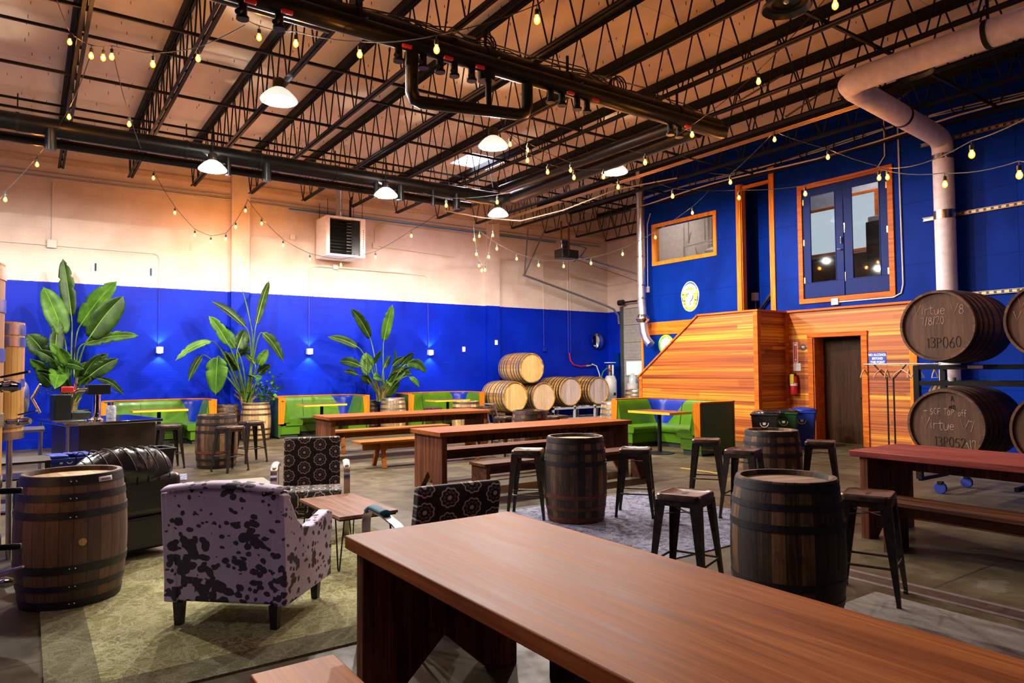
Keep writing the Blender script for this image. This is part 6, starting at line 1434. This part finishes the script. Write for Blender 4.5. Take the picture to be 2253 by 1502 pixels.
# ================================================================== wooden fermenters at the left edge
m_fwood = staves('golden_fermenter_wood', (.42, .20, .035), (.62, .33, .06), (.72, .42, .09), 34, .35, blotch=.05)
def fermenter(label, loc, r, z0, z1, bands, rz=0):
    o = thing('fermenter', label, 'tank', loc, rz, 'steel-banded wooden fermenting tanks')
    part('vessel', m_fwood, o, lambda b: b.lathe([(0, z0), (r, z0), (r, z1), (r-.03, z1), (r-.03, z1-.03), (0, z1-.03)], 56))
    for (a, c) in bands: part('steel_band', m_steel, o, lambda b: b.lathe([(r-.001, a), (r+.007, a), (r+.007, c), (r-.001, c)], 56, closed=True))
    for a in range(4):
        an = a*math.pi/2+.5; part('leg', m_steel, o, lambda b: b.tube([(r*.8*math.cos(an), r*.8*math.sin(an), z0), (r*.85*math.cos(an), r*.85*math.sin(an), 0)], .025, 10))
    return o
def tankvalve(par, p, d, hm, s=1.):
    p = Vector(p); d = Vector(d).normalized()
    v = part('valve', m_chrome, par, lambda b: b.tube([p, p+d*.10*s, p+d*.16*s, p+d*.17*s, p+d*.22*s], [.032*s, .032*s, .045*s, .045*s, .028*s], 14).sphere(p+d*.1*s, .045*s, 12))
    part('valve_handle', hm, v, lambda b: b.bar(p+d*.1*s+Vector((0, 0, .07*s)), p+d*.28*s+Vector((0, 0, .11*s)), .045*s, .014*s))
f1 = fermenter('golden wooden fermenting tank with steel bands, right one at the left edge', (-.36, 7.55, 0), .34, 1.08, 2.09, ((1.98, 2.07), (1.88, 1.96), (1.53, 1.60), (1.18, 1.25), (1.08, 1.15)))
mw = part('manway', m_steel, f1, lambda b: b.lathe([(0, 0), (.17, 0), (.17, .03), (.14, .055), (0, .06)], 28, tr(.30, .1, 1.42) @ rot('Z', R(-12)) @ rot('Y', R(90))))
part('manway_handle', m_steel, mw, lambda b: [b.tube([(.40, .1-.03, 1.42), (.46, .07+.1*math.cos(a), 1.42+.16*math.sin(a))], .011, 8) for a in (.9, 2.2, -.9, -2.2)])
tankvalve(f1, (.24, -.25, 1.24), (1, -.6, 0), plain('blue_handle', (.01, .06, .4), .4), .8)
f2 = fermenter('nearer wooden fermenting tank cut by the left edge', (-.48, 5.35, 0), .36, .55, 2.32, ((2.22, 2.30), (2.02, 2.10), (1.72, 1.80), (1.32, 1.40), (.95, 1.03), (.57, .65)))
tankvalve(f2, (.28, -.22, 1.57), (1, -.35, 0), m_rubber, .8); tankvalve(f2, (.28, -.2, .42), (1, -.3, 0), m_steel, .75)
part('drain_pipe', m_steel, f2, lambda b: b.tube([(.1, -.05, .545), (.12, -.1, .42), (.28, -.2, .42)], .025, 10))
for z_ in (.95, .62): part('clamp', m_black, f2, lambda b: b.box(.28, .36, -.24, -.12, z_-.14, z_+.1).tube([(.36, -.2, z_), (.47, -.24, z_)], .02, 8), bevel=.01)
cf = thing('tank_cart', 'dark metal cart with odds and ends under the wooden tank', 'cart', (-.25, 8.2, 0))
part('shelf', m_gun, cf, lambda b: [b.box(-.4, .45, -.3, .3, z_, z_+.02) for z_ in (.35, .93)]) if 0 else None
for z_ in (.35, .80): part('shelf', m_gun, cf, lambda b: b.box(-.4, .45, -.25, .3, z_, z_+.02))
for s in ((-.38, -.23), (.43, -.23), (.43, .28), (-.38, .28)): part('post', m_gun, cf, lambda b: b.bar((*s, 0), (*s, .82), .035))
part('bottle', plain('green_bottle', (.05, .12, .03), .15), cf, lambda b: b.lathe([(0, .37), (.04, .37), (.04, .52), (.015, .58), (.015, .63), (0, .63)], 14, tr(.2, -.1, 0))); part('cloth', m_red, cf, lambda b: b.sphere((.28, -.12, .44), .06, 10))

# ================================================================== far corner: door opener, mirror, gas bottle
op = thing('door_opener', 'motorised door opener with a long pale rail hanging below the joists', 'door opener', (13.4, 16.3, 5.12))
part('motor_unit', m_gun, op, lambda b: b.box(-.32, .32, -.20, .20, -.12, .14), bevel=.02); part('cover', m_brushed, op, lambda b: b.box(-.30, -.05, -.15, .15, .141, .42), bevel=.02)
part('cable_knot', m_cable, op, lambda b: [b.tube([(-.22+.14*math.cos(a), -.24, .02+.12*math.sin(a)) for a in [k*.4 for k in range(16)]], .018, 6, closed=False)])
part('rail', m_galv, op, lambda b: b.bar((.32, 0, 0), (3.55, 0, -1.02+.55), .09, .07)); part('hanger', m_rust, op, lambda b: b.bar((-.2, 0, .42), (-.2, 0, 1.0), .04).bar((.1, 0, .14), (.1, 0, 1.0), .04)); part('chain', m_cable, op, lambda b: b.tube([(.3, 0, -.1), (3.5, 0, -.70)], .008, 5))
tk = thing('door_track', 'dark curved track running from the hanging struts down to the roller door', 'track')
part('track', m_conduitdark, tk, lambda b: b.tube([(12.75, 17.66, 4.62), (14.6, 17.66, 4.20), (16.2, 17.66, 3.82), (16.6, 17.66, 3.70), (16.80, 17.66, 3.50), (16.84, 17.66, 3.2)], .035, 8))
part('strut', m_conduitdark, tk, lambda b: b.bar((12.8, 17.66, 4.62), (12.95, 17.66, 6.1), .035).bar((12.8, 17.66, 4.62), (13.6, 17.66, 6.1), .035)); part('spring_drum', m_gun, tk, lambda b: b.lathe([(0, -.1), (.10, -.1), (.10, .1), (0, .1)], 18, tr(16.75, 17.45, 3.92) @ rot('X', R(90)))); part('spring_shaft', m_gun, tk, lambda b: b.tube([(16.75, 17.34, 3.92), (16.75, 14.7, 3.92)], .03, 8))
mr = thing('convex_mirror', 'round convex mirror on the blue block wall in the far corner', 'mirror', (16.44, 18.30, 2.63))
m_mir = plain('mirror_silver', (.85, .85, .85), .03, 1, var=.01)
MM = rot('X', R(90))
part('mirror_face', m_mir, mr, lambda b: b.lathe([(.27, 0), (.22, .035), (.14, .062), (.07, .074), (0, .078)], 32, MM)); part('rim', m_black, mr, lambda b: b.lathe([(.27, -.02), (.29, -.01), (.29, .01), (.27, .005)], 32, MM, closed=True)); part('bracket', m_black, mr, lambda b: b.tube([(0, .0, 0), (0, .095, 0)], .03, 8))
gb = thing('gas_cylinder', 'pale gas cylinder with a valve and green hose beside the roller door', 'gas cylinder', (16.25, 17.5, 0))
part('body', m_offwhite, gb, lambda b: b.lathe([(0, 0), (.20, 0), (.21, .03), (.21, 1.25), (.15, 1.40), (.06, 1.46), (0, 1.46)], 24)); part('collar', m_steel, gb, lambda b: b.lathe([(.11, 1.42), (.12, 1.42), (.12, 1.78), (.11, 1.78)], 20, closed=True)); part('cap_ring', m_white, gb, lambda b: b.lathe([(0, 1.85), (.2, 1.85), (.2, 1.87), (0, 1.87)], 20))
part('hose', plain('green_hose', (.01, .2, .08), .4), gb, lambda b: b.tube([(-.1, -.1, 1.6), (-.28, -.15, 1.68), (-.42, -.1, 1.55), (-.48, -.05, 1.3)], .02, 8)); part('regulator', m_red, gb, lambda b: b.sphere((-.12, -.12, 1.62), .05, 10)); part('stem', m_gun, gb, lambda b: b.tube([(0, 0, 1.46), (0, 0, 1.85)], .03, 8)); part('label', m_stencil, gb, lambda b: b.box(-.05, .05, -.2125, -.205, .75, .85))
rh = thing('red_hose_valve', 'red hose and brass valve fixed to the blue wall left of the mirror', 'hose')
part('hose', plain('red_hose', (.45, .01, .02), .4), rh, lambda b: b.tube([(15.15, 18.33, 2.2), (15.18, 18.32, 1.95), (15.3, 18.3, 1.80), (15.6, 18.3, 1.74), (15.85, 18.3, 1.76)], .022, 8)); part('valve', m_chrome, rh, lambda b: b.tube([(15.85, 18.3, 1.76), (16.15, 18.3, 1.78)], .035, 8).bar((15.9, 18.28, 1.8), (15.95, 18.25, 2.0), .03)); part('white_hose', m_white, rh, lambda b: b.tube([(16.15, 18.3, 1.82), (16.35, 18.3, 1.75), (16.45, 18.28, 1.5), (16.55, 18.28, 1.1)], .018, 8))
hw = thing('washing_jug', 'clear jug and pale bucket standing in front of the glazed door panel', 'bucket', (16.55, 16.75, 0))
part('bucket', m_offwhite, hw, lambda b: b.lathe([(0, .985), (.15, .985), (.17, 1.16), (0, 1.16)], 20) if 0 else b.lathe([(0, 0), (.16, 0), (.18, 1.16), (0, 1.16)], 20)); part('jug', plain('milky_jug', (.6, .68, .7), .2), hw, lambda b: b.lathe([(0, 1.161), (.12, 1.161), (.12, 1.36), (.06, 1.44), (.06, 1.50), (0, 1.50)], 18))
fcn = thing('folding_chair', 'folded grey metal chair leaning behind the far end of the furthest table', 'chair', (8.55, 12.75, 0))
for yy in (-.2, .2): part('leg', m_conduitdark, fcn, lambda b: b.tube([(0, yy, 0), (-.28, yy, .93)], .014, 6))
part('backrest', m_conduitdark, fcn, lambda b: b.bar((-.26, -.2, .9), (-.26, .2, .9), .1, .02)); part('seat', m_conduitdark, fcn, lambda b: b.box(-.22, -.06, -.19, .19, .44, .47))
